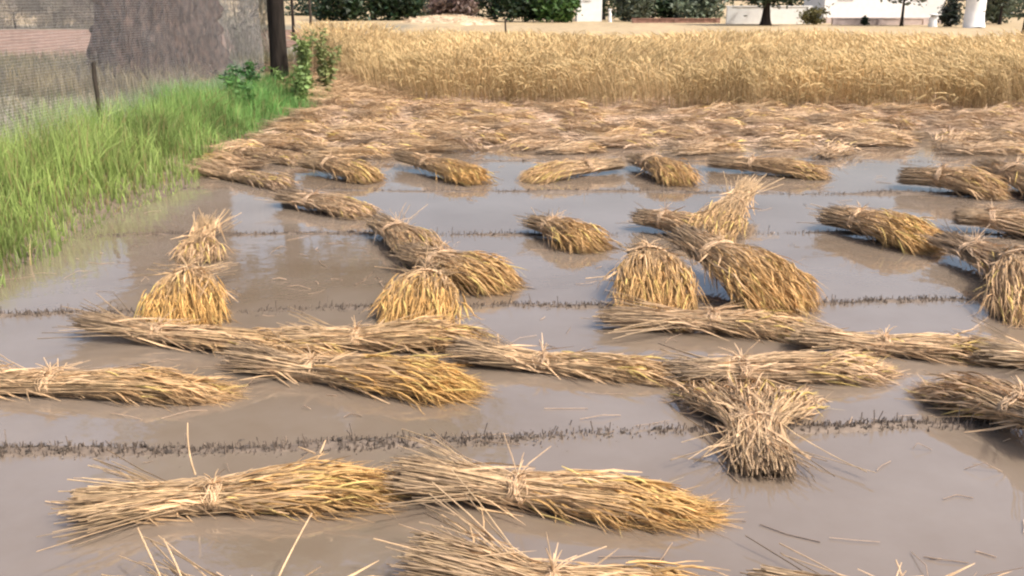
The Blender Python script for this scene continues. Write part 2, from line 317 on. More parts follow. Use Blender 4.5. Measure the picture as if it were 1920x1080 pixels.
SWATH = [
    (-2.77, 9.53, 2.76, 0.71, {'rb': 0.11, 'rt': 0.118, 'rh': 0.186, 'gold': 0.34, 'wet': 0.61, 'pink': 0.53, 'flat': 0.58}),
    (-1.69, 10.08, 0.06, 0.79, {'rb': 0.112, 'rt': 0.095, 'rh': 0.151, 'gold': 0.37, 'wet': 0.52, 'pink': 0.14, 'flat': 0.68}),
    (-3.03, 10.2, 0.84, 0.74, {'rb': 0.138, 'rt': 0.091, 'rh': 0.15, 'gold': 0.43, 'wet': 0.89, 'pink': 0.43, 'flat': 0.76}),
    (-2.17, 10.44, 2.36, 0.68, {'rb': 0.109, 'rt': 0.119, 'rh': 0.153, 'gold': 0.0, 'wet': 0.52, 'pink': 0.24, 'flat': 0.72}),
    (-1.04, 10.47, 3.04, 0.88, {'rb': 0.098, 'rt': 0.11, 'rh': 0.14, 'gold': 0.02, 'wet': 0.75, 'pink': 0.3, 'flat': 0.78}),
    (0.64, 10.45, 0.28, 0.71, {'rb': 0.092, 'rt': 0.103, 'rh': 0.147, 'gold': 0.4, 'wet': 0.92, 'pink': 0.5, 'flat': 0.51}),
    (2.11, 10.42, 0.43, 0.92, {'rb': 0.11, 'rt': 0.117, 'rh': 0.176, 'gold': 0.36, 'wet': 0.87, 'pink': 0.5, 'flat': 0.53}),
    (3.41, 10.22, 0.84, 0.67, {'rb': 0.13, 'rt': 0.109, 'rh': 0.187, 'gold': 0.24, 'wet': 0.83, 'pink': 0.65, 'flat': 0.58}),
    (5.14, 10.36, 0.06, 0.93, {'rb': 0.123, 'rt': 0.092, 'rh': 0.142, 'gold': 0.29, 'wet': 0.78, 'pink': 0.7, 'flat': 0.76}),
    (-2.52, 10.8, -0.11, 0.83, {'rb': 0.1, 'rt': 0.11, 'rh': 0.153, 'gold': 0.4, 'wet': 0.89, 'pink': 0.48, 'flat': 0.65}),
    (-0.64, 10.76, -0.71, 0.8, {'rb': 0.091, 'rt': 0.115, 'rh': 0.188, 'gold': 0.04, 'wet': 0.77, 'pink': 0.4, 'flat': 0.72}),
    (0.32, 10.74, 3.33, 0.74, {'rb': 0.121, 'rt': 0.117, 'rh': 0.166, 'gold': 0.2, 'wet': 0.93, 'pink': 0.72, 'flat': 0.52}),
    (1.21, 10.89, -0.06, 0.81, {'rb': 0.099, 'rt': 0.094, 'rh': 0.165, 'gold': 0.15, 'wet': 0.77, 'pink': 0.82, 'flat': 0.7}),
    (2.08, 10.64, -0.13, 0.74, {'rb': 0.094, 'rt': 0.097, 'rh': 0.189, 'gold': 0.16, 'wet': 0.88, 'pink': 0.89, 'flat': 0.68}),
    (3.11, 10.82, 0.21, 0.69, {'rb': 0.129, 'rt': 0.108, 'rh': 0.161, 'gold': 0.06, 'wet': 0.89, 'pink': 0.39, 'flat': 0.69}),
    (4.2, 10.95, 0.0, 0.75, {'rb': 0.109, 'rt': 0.107, 'rh': 0.155, 'gold': 0.28, 'wet': 0.55, 'pink': 0.42, 'flat': 0.76}),
    (4.97, 10.98, 1.06, 0.94, {'rb': 0.13, 'rt': 0.114, 'rh': 0.197, 'gold': 0.07, 'wet': 0.79, 'pink': 0.5, 'flat': 0.66}),
    (5.81, 10.68, -0.47, 0.74, {'rb': 0.127, 'rt': 0.109, 'rh': 0.188, 'gold': 0.14, 'wet': 0.96, 'pink': 0.42, 'flat': 0.67}),
    (6.23, 10.61, -1.32, 0.83, {'rb': 0.11, 'rt': 0.102, 'rh': 0.187, 'gold': 0.13, 'wet': 0.71, 'pink': 0.11, 'flat': 0.55}),
    (-2.65, 11.11, -0.34, 0.88, {'rb': 0.139, 'rt': 0.118, 'rh': 0.172, 'gold': 0.14, 'wet': 0.55, 'pink': 0.31, 'flat': 0.56}),
    (-1.85, 11.25, 2.62, 0.74, {'rb': 0.13, 'rt': 0.11, 'rh': 0.168, 'gold': 0.43, 'wet': 0.63, 'pink': 0.52, 'flat': 0.54}),
    (-1.37, 11.07, -0.08, 0.86, {'rb': 0.104, 'rt': 0.117, 'rh': 0.179, 'gold': 0.33, 'wet': 0.83, 'pink': 0.86, 'flat': 0.75}),
    (-0.39, 11.29, -0.44, 0.77, {'rb': 0.114, 'rt': 0.092, 'rh': 0.142, 'gold': 0.39, 'wet': 0.63, 'pink': 0.41, 'flat': 0.69}),
    (0.35, 11.17, -0.49, 0.87, {'rb': 0.091, 'rt': 0.119, 'rh': 0.141, 'gold': 0.07, 'wet': 0.92, 'pink': 0.76, 'flat': 0.56}),
    (1.22, 11.31, 0.63, 0.84, {'rb': 0.137, 'rt': 0.101, 'rh': 0.189, 'gold': 0.38, 'wet': 0.79, 'pink': 0.19, 'flat': 0.67}),
    (2.14, 11.41, 2.77, 0.92, {'rb': 0.122, 'rt': 0.098, 'rh': 0.19, 'gold': 0.3, 'wet': 0.65, 'pink': 0.82, 'flat': 0.68}),
    (4.11, 11.23, -0.63, 0.88, {'rb': 0.108, 'rt': 0.092, 'rh': 0.18, 'gold': 0.22, 'wet': 0.77, 'pink': 0.58, 'flat': 0.57}),
    (5.36, 11.24, 3.17, 0.66, {'rb': 0.139, 'rt': 0.115, 'rh': 0.166, 'gold': 0.0, 'wet': 0.92, 'pink': 0.6, 'flat': 0.67}),
    (6.23, 11.23, -0.82, 0.74, {'rb': 0.131, 'rt': 0.099, 'rh': 0.157, 'gold': 0.27, 'wet': 0.52, 'pink': 0.43, 'flat': 0.77}),
    (6.89, 11.31, -1.15, 0.9, {'rb': 0.112, 'rt': 0.095, 'rh': 0.131, 'gold': 0.4, 'wet': 0.97, 'pink': 0.32, 'flat': 0.71}),
    (7.94, 11.25, 2.97, 0.71, {'rb': 0.103, 'rt': 0.099, 'rh': 0.194, 'gold': 0.06, 'wet': 0.88, 'pink': 0.17, 'flat': 0.78}),
    (-1.8, 11.8, 0.04, 0.85, {'rb': 0.113, 'rt': 0.12, 'rh': 0.142, 'gold': 0.11, 'wet': 0.92, 'pink': 0.19, 'flat': 0.77}),
    (-0.79, 11.81, 0.03, 0.76, {'rb': 0.091, 'rt': 0.113, 'rh': 0.143, 'gold': 0.09, 'wet': 0.52, 'pink': 0.36, 'flat': 0.59}),
    (0.21, 11.45, 2.92, 0.68, {'rb': 0.138, 'rt': 0.119, 'rh': 0.178, 'gold': 0.44, 'wet': 0.53, 'pink': 0.82, 'flat': 0.7}),
    (1.09, 11.66, -0.77, 0.71, {'rb': 0.108, 'rt': 0.112, 'rh': 0.189, 'gold': 0.34, 'wet': 0.52, 'pink': 0.22, 'flat': 0.56}),
    (2.06, 11.86, 0.5, 0.87, {'rb': 0.125, 'rt': 0.118, 'rh': 0.143, 'gold': 0.16, 'wet': 0.99, 'pink': 0.27, 'flat': 0.51}),
    (3.05, 11.86, 0.26, 0.87, {'rb': 0.11, 'rt': 0.094, 'rh': 0.156, 'gold': 0.21, 'wet': 0.68, 'pink': 0.46, 'flat': 0.54}),
    (3.76, 11.55, 3.15, 0.87, {'rb': 0.118, 'rt': 0.117, 'rh': 0.164, 'gold': 0.44, 'wet': 0.76, 'pink': 0.24, 'flat': 0.67}),
    (4.53, 11.58, 3.08, 0.94, {'rb': 0.099, 'rt': 0.099, 'rh': 0.16, 'gold': 0.14, 'wet': 0.82, 'pink': 0.24, 'flat': 0.6}),
    (5.71, 11.54, -0.71, 0.95, {'rb': 0.117, 'rt': 0.106, 'rh': 0.156, 'gold': 0.39, 'wet': 0.6, 'pink': 0.48, 'flat': 0.53}),
    (6.34, 11.78, -0.28, 0.91, {'rb': 0.134, 'rt': 0.092, 'rh': 0.196, 'gold': 0.35, 'wet': 0.8, 'pink': 0.54, 'flat': 0.57}),
    (7.25, 11.47, 3.19, 0.67, {'rb': 0.125, 'rt': 0.119, 'rh': 0.192, 'gold': 0.13, 'wet': 0.71, 'pink': 0.1, 'flat': 0.65}),
    (8.08, 11.66, 2.01, 0.74, {'rb': 0.132, 'rt': 0.119, 'rh': 0.187, 'gold': 0.09, 'wet': 0.96, 'pink': 0.84, 'flat': 0.78}),
    (-2.7, 12.12, -0.15, 0.88, {'rb': 0.123, 'rt': 0.109, 'rh': 0.166, 'gold': 0.25, 'wet': 0.84, 'pink': 0.15, 'flat': 0.62}),
    (-1.79, 12.04, 2.88, 0.88, {'rb': 0.122, 'rt': 0.092, 'rh': 0.197, 'gold': 0.07, 'wet': 0.88, 'pink': 0.54, 'flat': 0.62}),
    (-0.95, 12.36, 3.44, 0.86, {'rb': 0.121, 'rt': 0.095, 'rh': 0.164, 'gold': 0.29, 'wet': 0.77, 'pink': 0.56, 'flat': 0.66}),
    (0.86, 12.22, -0.3, 0.75, {'rb': 0.106, 'rt': 0.096, 'rh': 0.164, 'gold': 0.13, 'wet': 0.68, 'pink': 0.63, 'flat': 0.59}),
    (1.78, 12.17, 2.32, 0.94, {'rb': 0.14, 'rt': 0.091, 'rh': 0.13, 'gold': 0.39, 'wet': 0.5, 'pink': 0.62, 'flat': 0.66}),
    (2.67, 12.07, 2.23, 0.94, {'rb': 0.094, 'rt': 0.114, 'rh': 0.137, 'gold': 0.02, 'wet': 0.5, 'pink': 0.89, 'flat': 0.62}),
    (3.42, 11.96, -0.79, 0.68, {'rb': 0.09, 'rt': 0.101, 'rh': 0.183, 'gold': 0.26, 'wet': 0.74, 'pink': 0.85, 'flat': 0.62}),
    (4.28, 11.87, 3.4, 0.68, {'rb': 0.113, 'rt': 0.112, 'rh': 0.183, 'gold': 0.4, 'wet': 0.66, 'pink': 0.64, 'flat': 0.75}),
    (6.32, 12.11, 0.52, 0.91, {'rb': 0.112, 'rt': 0.112, 'rh': 0.191, 'gold': 0.26, 'wet': 0.81, 'pink': 0.84, 'flat': 0.58}),
    (7.31, 12.27, -0.13, 0.88, {'rb': 0.134, 'rt': 0.101, 'rh': 0.16, 'gold': 0.19, 'wet': 0.92, 'pink': 0.2, 'flat': 0.74}),
    (8.14, 11.87, 3.05, 0.94, {'rb': 0.097, 'rt': 0.101, 'rh': 0.149, 'gold': 0.32, 'wet': 0.78, 'pink': 0.63, 'flat': 0.77}),
    (-2.61, 12.52, -0.99, 0.94, {'rb': 0.135, 'rt': 0.112, 'rh': 0.177, 'gold': 0.11, 'wet': 0.81, 'pink': 0.25, 'flat': 0.68}),
    (-1.56, 12.53, 3.08, 0.78, {'rb': 0.131, 'rt': 0.113, 'rh': 0.141, 'gold': 0.37, 'wet': 0.92, 'pink': 0.56, 'flat': 0.58}),
    (-0.47, 12.4, 3.13, 0.82, {'rb': 0.121, 'rt': 0.095, 'rh': 0.13, 'gold': 0.09, 'wet': 0.9, 'pink': 0.28, 'flat': 0.5}),
    (0.21, 12.27, -0.1, 0.77, {'rb': 0.107, 'rt': 0.109, 'rh': 0.138, 'gold': 0.11, 'wet': 0.55, 'pink': 0.79, 'flat': 0.59}),
    (1.03, 12.31, 2.5, 0.93, {'rb': 0.133, 'rt': 0.109, 'rh': 0.191, 'gold': 0.38, 'wet': 0.86, 'pink': 0.76, 'flat': 0.7}),
    (1.72, 12.44, 3.4, 0.65, {'rb': 0.113, 'rt': 0.116, 'rh': 0.167, 'gold': 0.38, 'wet': 0.68, 'pink': 0.55, 'flat': 0.57}),
    (2.55, 12.34, 0.15, 0.83, {'rb': 0.131, 'rt': 0.095, 'rh': 0.185, 'gold': 0.42, 'wet': 0.98, 'pink': 0.65, 'flat': 0.61}),
    (4.33, 12.71, -0.35, 0.82, {'rb': 0.094, 'rt': 0.104, 'rh': 0.137, 'gold': 0.24, 'wet': 0.64, 'pink': 0.76, 'flat': 0.72}),
    (5.72, 12.52, -0.39, 0.66, {'rb': 0.134, 'rt': 0.1, 'rh': 0.18, 'gold': 0.09, 'wet': 0.99, 'pink': 0.87, 'flat': 0.55}),
    (6.43, 12.74, -0.6, 0.86, {'rb': 0.116, 'rt': 0.094, 'rh': 0.142, 'gold': 0.16, 'wet': 0.76, 'pink': 0.76, 'flat': 0.63}),
    (7.5, 12.61, 2.61, 0.81, {'rb': 0.123, 'rt': 0.112, 'rh': 0.193, 'gold': 0.41, 'wet': 0.75, 'pink': 0.49, 'flat': 0.77}),
    (8.46, 12.63, 3.24, 0.85, {'rb': 0.115, 'rt': 0.095, 'rh': 0.157, 'gold': 0.08, 'wet': 0.66, 'pink': 0.6, 'flat': 0.61}),
    (-2.82, 12.97, -0.2, 0.69, {'rb': 0.093, 'rt': 0.117, 'rh': 0.143, 'gold': 0.37, 'wet': 0.52, 'pink': 0.49, 'flat': 0.57}),
    (-1.9, 12.93, -1.0, 0.87, {'rb': 0.109, 'rt': 0.1, 'rh': 0.156, 'gold': 0.26, 'wet': 0.69, 'pink': 0.2, 'flat': 0.63}),
    (-0.91, 12.96, 2.42, 0.86, {'rb': 0.128, 'rt': 0.094, 'rh': 0.174, 'gold': 0.23, 'wet': 0.89, 'pink': 0.15, 'flat': 0.69}),
    (-0.4, 13.06, -0.27, 0.89, {'rb': 0.09, 'rt': 0.102, 'rh': 0.165, 'gold': 0.44, 'wet': 0.96, 'pink': 0.12, 'flat': 0.54}),
    (2.4, 12.86, -0.23, 0.68, {'rb': 0.099, 'rt': 0.091, 'rh': 0.154, 'gold': 0.12, 'wet': 0.69, 'pink': 0.15, 'flat': 0.67}),
    (3.5, 12.89, 0.02, 0.91, {'rb': 0.104, 'rt': 0.117, 'rh': 0.139, 'gold': 0.18, 'wet': 0.89, 'pink': 0.52, 'flat': 0.63}),
    (4.4, 12.85, -0.39, 0.77, {'rb': 0.112, 'rt': 0.106, 'rh': 0.175, 'gold': 0.39, 'wet': 0.85, 'pink': 0.34, 'flat': 0.69}),
    (4.97, 12.73, -1.17, 0.93, {'rb': 0.106, 'rt': 0.109, 'rh': 0.156, 'gold': 0.38, 'wet': 0.67, 'pink': 0.28, 'flat': 0.67}),
    (5.97, 13.02, -0.49, 0.68, {'rb': 0.11, 'rt': 0.116, 'rh': 0.192, 'gold': 0.36, 'wet': 0.87, 'pink': 0.81, 'flat': 0.57}),
    (6.88, 12.95, 2.87, 0.75, {'rb': 0.12, 'rt': 0.094, 'rh': 0.158, 'gold': 0.16, 'wet': 0.97, 'pink': 0.16, 'flat': 0.64}),
    (7.72, 13.04, -0.75, 0.74, {'rb': 0.112, 'rt': 0.108, 'rh': 0.164, 'gold': 0.06, 'wet': 0.83, 'pink': 0.43, 'flat': 0.74}),
    (8.75, 12.95, 0.31, 0.81, {'rb': 0.119, 'rt': 0.118, 'rh': 0.146, 'gold': 0.45, 'wet': 0.72, 'pink': 0.61, 'flat': 0.54}),
    (-2.77, 13.34, -0.71, 0.71, {'rb': 0.136, 'rt': 0.115, 'rh': 0.19, 'gold': 0.02, 'wet': 0.76, 'pink': 0.34, 'flat': 0.62}),
    (-1.78, 13.32, -0.95, 0.85, {'rb': 0.131, 'rt': 0.093, 'rh': 0.14, 'gold': 0.06, 'wet': 1.0, 'pink': 0.16, 'flat': 0.66}),
    (-0.99, 13.55, -0.43, 0.89, {'rb': 0.115, 'rt': 0.119, 'rh': 0.172, 'gold': 0.43, 'wet': 0.83, 'pink': 0.15, 'flat': 0.5}),
    (-0.11, 13.44, -0.19, 0.82, {'rb': 0.122, 'rt': 0.092, 'rh': 0.168, 'gold': 0.42, 'wet': 0.78, 'pink': 0.73, 'flat': 0.52}),
    (0.94, 13.45, -0.7, 0.78, {'rb': 0.119, 'rt': 0.102, 'rh': 0.15, 'gold': 0.39, 'wet': 0.68, 'pink': 0.67, 'flat': 0.58}),
    (2.87, 13.43, 2.96, 0.69, {'rb': 0.127, 'rt': 0.103, 'rh': 0.143, 'gold': 0.05, 'wet': 0.86, 'pink': 0.63, 'flat': 0.73}),
    (3.8, 13.17, 3.07, 0.91, {'rb': 0.13, 'rt': 0.095, 'rh': 0.149, 'gold': 0.34, 'wet': 0.63, 'pink': 0.34, 'flat': 0.72}),
    (4.59, 13.22, -0.5, 0.79, {'rb': 0.113, 'rt': 0.099, 'rh': 0.191, 'gold': 0.18, 'wet': 0.96, 'pink': 0.16, 'flat': 0.62}),
    (5.77, 13.4, 2.79, 0.92, {'rb': 0.114, 'rt': 0.112, 'rh': 0.143, 'gold': 0.22, 'wet': 0.72, 'pink': 0.89, 'flat': 0.64}),
    (6.41, 13.27, -0.49, 0.88, {'rb': 0.117, 'rt': 0.106, 'rh': 0.174, 'gold': 0.16, 'wet': 0.83, 'pink': 0.42, 'flat': 0.66}),
    (8.19, 13.34, 0.01, 0.73, {'rb': 0.129, 'rt': 0.094, 'rh': 0.186, 'gold': 0.38, 'wet': 0.98, 'pink': 0.71, 'flat': 0.56}),
    (9.12, 13.46, -0.79, 0.77, {'rb': 0.134, 'rt': 0.102, 'rh': 0.139, 'gold': 0.37, 'wet': 0.58, 'pink': 0.2, 'flat': 0.75}),
    (-2.79, 13.88, 0.2, 0.94, {'rb': 0.122, 'rt': 0.108, 'rh': 0.193, 'gold': 0.01, 'wet': 0.64, 'pink': 0.61, 'flat': 0.6}),
    (-1.95, 13.62, -0.2, 0.69, {'rb': 0.112, 'rt': 0.1, 'rh': 0.161, 'gold': 0.33, 'wet': 0.91, 'pink': 0.6, 'flat': 0.72}),
    (-0.83, 13.84, -0.27, 0.73, {'rb': 0.101, 'rt': 0.101, 'rh': 0.168, 'gold': 0.09, 'wet': 0.62, 'pink': 0.16, 'flat': 0.6}),
    (-0.14, 13.72, -0.48, 0.74, {'rb': 0.099, 'rt': 0.115, 'rh': 0.131, 'gold': 0.05, 'wet': 0.55, 'pink': 0.73, 'flat': 0.52}),
    (0.77, 13.98, -0.94, 0.84, {'rb': 0.118, 'rt': 0.104, 'rh': 0.169, 'gold': 0.26, 'wet': 0.98, 'pink': 0.28, 'flat': 0.55}),
    (1.45, 13.71, 2.98, 0.8, {'rb': 0.13, 'rt': 0.098, 'rh': 0.172, 'gold': 0.22, 'wet': 0.59, 'pink': 0.14, 'flat': 0.52}),
    (2.46, 13.92, 0.13, 0.85, {'rb': 0.123, 'rt': 0.104, 'rh': 0.175, 'gold': 0.35, 'wet': 0.94, 'pink': 0.52, 'flat': 0.53}),
    (3.45, 13.51, 3.53, 0.67, {'rb': 0.11, 'rt': 0.101, 'rh': 0.182, 'gold': 0.43, 'wet': 0.64, 'pink': 0.18, 'flat': 0.6}),
    (3.97, 13.62, 0.36, 0.93, {'rb': 0.139, 'rt': 0.112, 'rh': 0.193, 'gold': 0.36, 'wet': 0.99, 'pink': 0.65, 'flat': 0.72}),
    (5.86, 14.06, -0.17, 0.86, {'rb': 0.11, 'rt': 0.119, 'rh': 0.177, 'gold': 0.36, 'wet': 0.83, 'pink': 0.18, 'flat': 0.63}),
    (6.77, 13.64, 0.33, 0.95, {'rb': 0.108, 'rt': 0.103, 'rh': 0.184, 'gold': 0.09, 'wet': 0.84, 'pink': 0.77, 'flat': 0.78}),
    (8.59, 14.23, -0.27, 0.82, {'rb': 0.095, 'rt': 0.111, 'rh': 0.15, 'gold': 0.36, 'wet': 0.82, 'pink': 0.51, 'flat': 0.63}),
    (-2.77, 14.1, 0.05, 0.71, {'rb': 0.096, 'rt': 0.106, 'rh': 0.19, 'gold': 0.14, 'wet': 0.65, 'pink': 0.27, 'flat': 0.52}),
    (-2.07, 14.35, -0.47, 0.94, {'rb': 0.102, 'rt': 0.097, 'rh': 0.191, 'gold': 0.31, 'wet': 0.88, 'pink': 0.37, 'flat': 0.66}),
    (-1.2, 14.25, -0.33, 0.66, {'rb': 0.091, 'rt': 0.115, 'rh': 0.166, 'gold': 0.38, 'wet': 0.67, 'pink': 0.81, 'flat': 0.73}),
    (-0.38, 14.35, 0.71, 0.93, {'rb': 0.105, 'rt': 0.101, 'rh': 0.143, 'gold': 0.4, 'wet': 0.8, 'pink': 0.73, 'flat': 0.64}),
    (0.74, 14.33, 0.19, 0.75, {'rb': 0.129, 'rt': 0.11, 'rh': 0.184, 'gold': 0.32, 'wet': 0.7, 'pink': 0.19, 'flat': 0.72}),
    (1.89, 14.25, 2.54, 0.8, {'rb': 0.119, 'rt': 0.104, 'rh': 0.183, 'gold': 0.01, 'wet': 0.97, 'pink': 0.32, 'flat': 0.64}),
    (2.97, 14.21, 0.55, 0.67, {'rb': 0.115, 'rt': 0.105, 'rh': 0.192, 'gold': 0.21, 'wet': 0.73, 'pink': 0.45, 'flat': 0.57}),
    (3.65, 14.4, 0.32, 0.93, {'rb': 0.096, 'rt': 0.101, 'rh': 0.191, 'gold': 0.43, 'wet': 0.66, 'pink': 0.24, 'flat': 0.74}),
    (4.46, 14.27, -0.34, 0.7, {'rb': 0.119, 'rt': 0.103, 'rh': 0.182, 'gold': 0.3, 'wet': 0.79, 'pink': 0.75, 'flat': 0.54}),
    (5.46, 14.31, 0.22, 0.81, {'rb': 0.11, 'rt': 0.116, 'rh': 0.195, 'gold': 0.35, 'wet': 0.92, 'pink': 0.65, 'flat': 0.5}),
    (8.05, 14.27, -0.41, 0.82, {'rb': 0.092, 'rt': 0.107, 'rh': 0.176, 'gold': 0.12, 'wet': 0.55, 'pink': 0.58, 'flat': 0.57}),
    (8.92, 14.2, 3.32, 0.7, {'rb': 0.101, 'rt': 0.108, 'rh': 0.158, 'gold': 0.08, 'wet': 0.91, 'pink': 0.54, 'flat': 0.6}),
    (9.52, 13.97, 3.48, 0.83, {'rb': 0.097, 'rt': 0.11, 'rh': 0.165, 'gold': 0.14, 'wet': 0.74, 'pink': 0.21, 'flat': 0.63}),
    (-2.74, 14.85, -0.63, 0.81, {'rb': 0.123, 'rt': 0.099, 'rh': 0.196, 'gold': 0.32, 'wet': 0.86, 'pink': 0.88, 'flat': 0.77}),
    (-1.9, 14.77, 0.66, 0.77, {'rb': 0.139, 'rt': 0.118, 'rh': 0.168, 'gold': 0.27, 'wet': 0.8, 'pink': 0.53, 'flat': 0.73}),
    (-1.14, 14.77, 2.95, 0.69, {'rb': 0.099, 'rt': 0.112, 'rh': 0.143, 'gold': 0.27, 'wet': 0.99, 'pink': 0.43, 'flat': 0.78}),
    (-0.53, 14.66, 3.1, 0.89, {'rb': 0.093, 'rt': 0.092, 'rh': 0.153, 'gold': 0.25, 'wet': 0.5, 'pink': 0.18, 'flat': 0.69}),
    (0.32, 14.73, 3.14, 0.74, {'rb': 0.133, 'rt': 0.104, 'rh': 0.154, 'gold': 0.1, 'wet': 0.91, 'pink': 0.43, 'flat': 0.66}),
    (0.98, 14.69, 3.38, 0.71, {'rb': 0.107, 'rt': 0.118, 'rh': 0.162, 'gold': 0.26, 'wet': 0.53, 'pink': 0.72, 'flat': 0.62}),
    (1.93, 14.77, 0.41, 0.79, {'rb': 0.107, 'rt': 0.095, 'rh': 0.188, 'gold': 0.24, 'wet': 0.69, 'pink': 0.6, 'flat': 0.53}),
    (3.03, 14.69, -0.72, 0.87, {'rb': 0.106, 'rt': 0.11, 'rh': 0.155, 'gold': 0.01, 'wet': 0.54, 'pink': 0.14, 'flat': 0.61}),
    (3.85, 14.61, 0.48, 0.91, {'rb': 0.099, 'rt': 0.115, 'rh': 0.169, 'gold': 0.1, 'wet': 0.68, 'pink': 0.81, 'flat': 0.52}),
    (4.8, 14.67, -0.23, 0.8, {'rb': 0.129, 'rt': 0.115, 'rh': 0.145, 'gold': 0.26, 'wet': 0.89, 'pink': 0.25, 'flat': 0.73}),
    (5.61, 14.52, 3.66, 0.67, {'rb': 0.103, 'rt': 0.119, 'rh': 0.174, 'gold': 0.41, 'wet': 0.61, 'pink': 0.36, 'flat': 0.66}),
    (6.42, 14.61, 0.01, 0.89, {'rb': 0.136, 'rt': 0.112, 'rh': 0.173, 'gold': 0.07, 'wet': 0.75, 'pink': 0.43, 'flat': 0.64}),
    (7.42, 14.6, -0.14, 0.65, {'rb': 0.106, 'rt': 0.094, 'rh': 0.171, 'gold': 0.01, 'wet': 0.96, 'pink': 0.56, 'flat': 0.57}),
    (8.38, 14.63, -0.26, 0.8, {'rb': 0.138, 'rt': 0.115, 'rh': 0.143, 'gold': 0.25, 'wet': 0.55, 'pink': 0.66, 'flat': 0.62}),
    (9.14, 14.54, -0.3, 0.68, {'rb': 0.139, 'rt': 0.112, 'rh': 0.197, 'gold': 0.04, 'wet': 0.82, 'pink': 0.57, 'flat': 0.63}),
    (10.13, 14.64, 2.51, 0.75, {'rb': 0.139, 'rt': 0.119, 'rh': 0.131, 'gold': 0.29, 'wet': 0.96, 'pink': 0.51, 'flat': 0.52}),
]
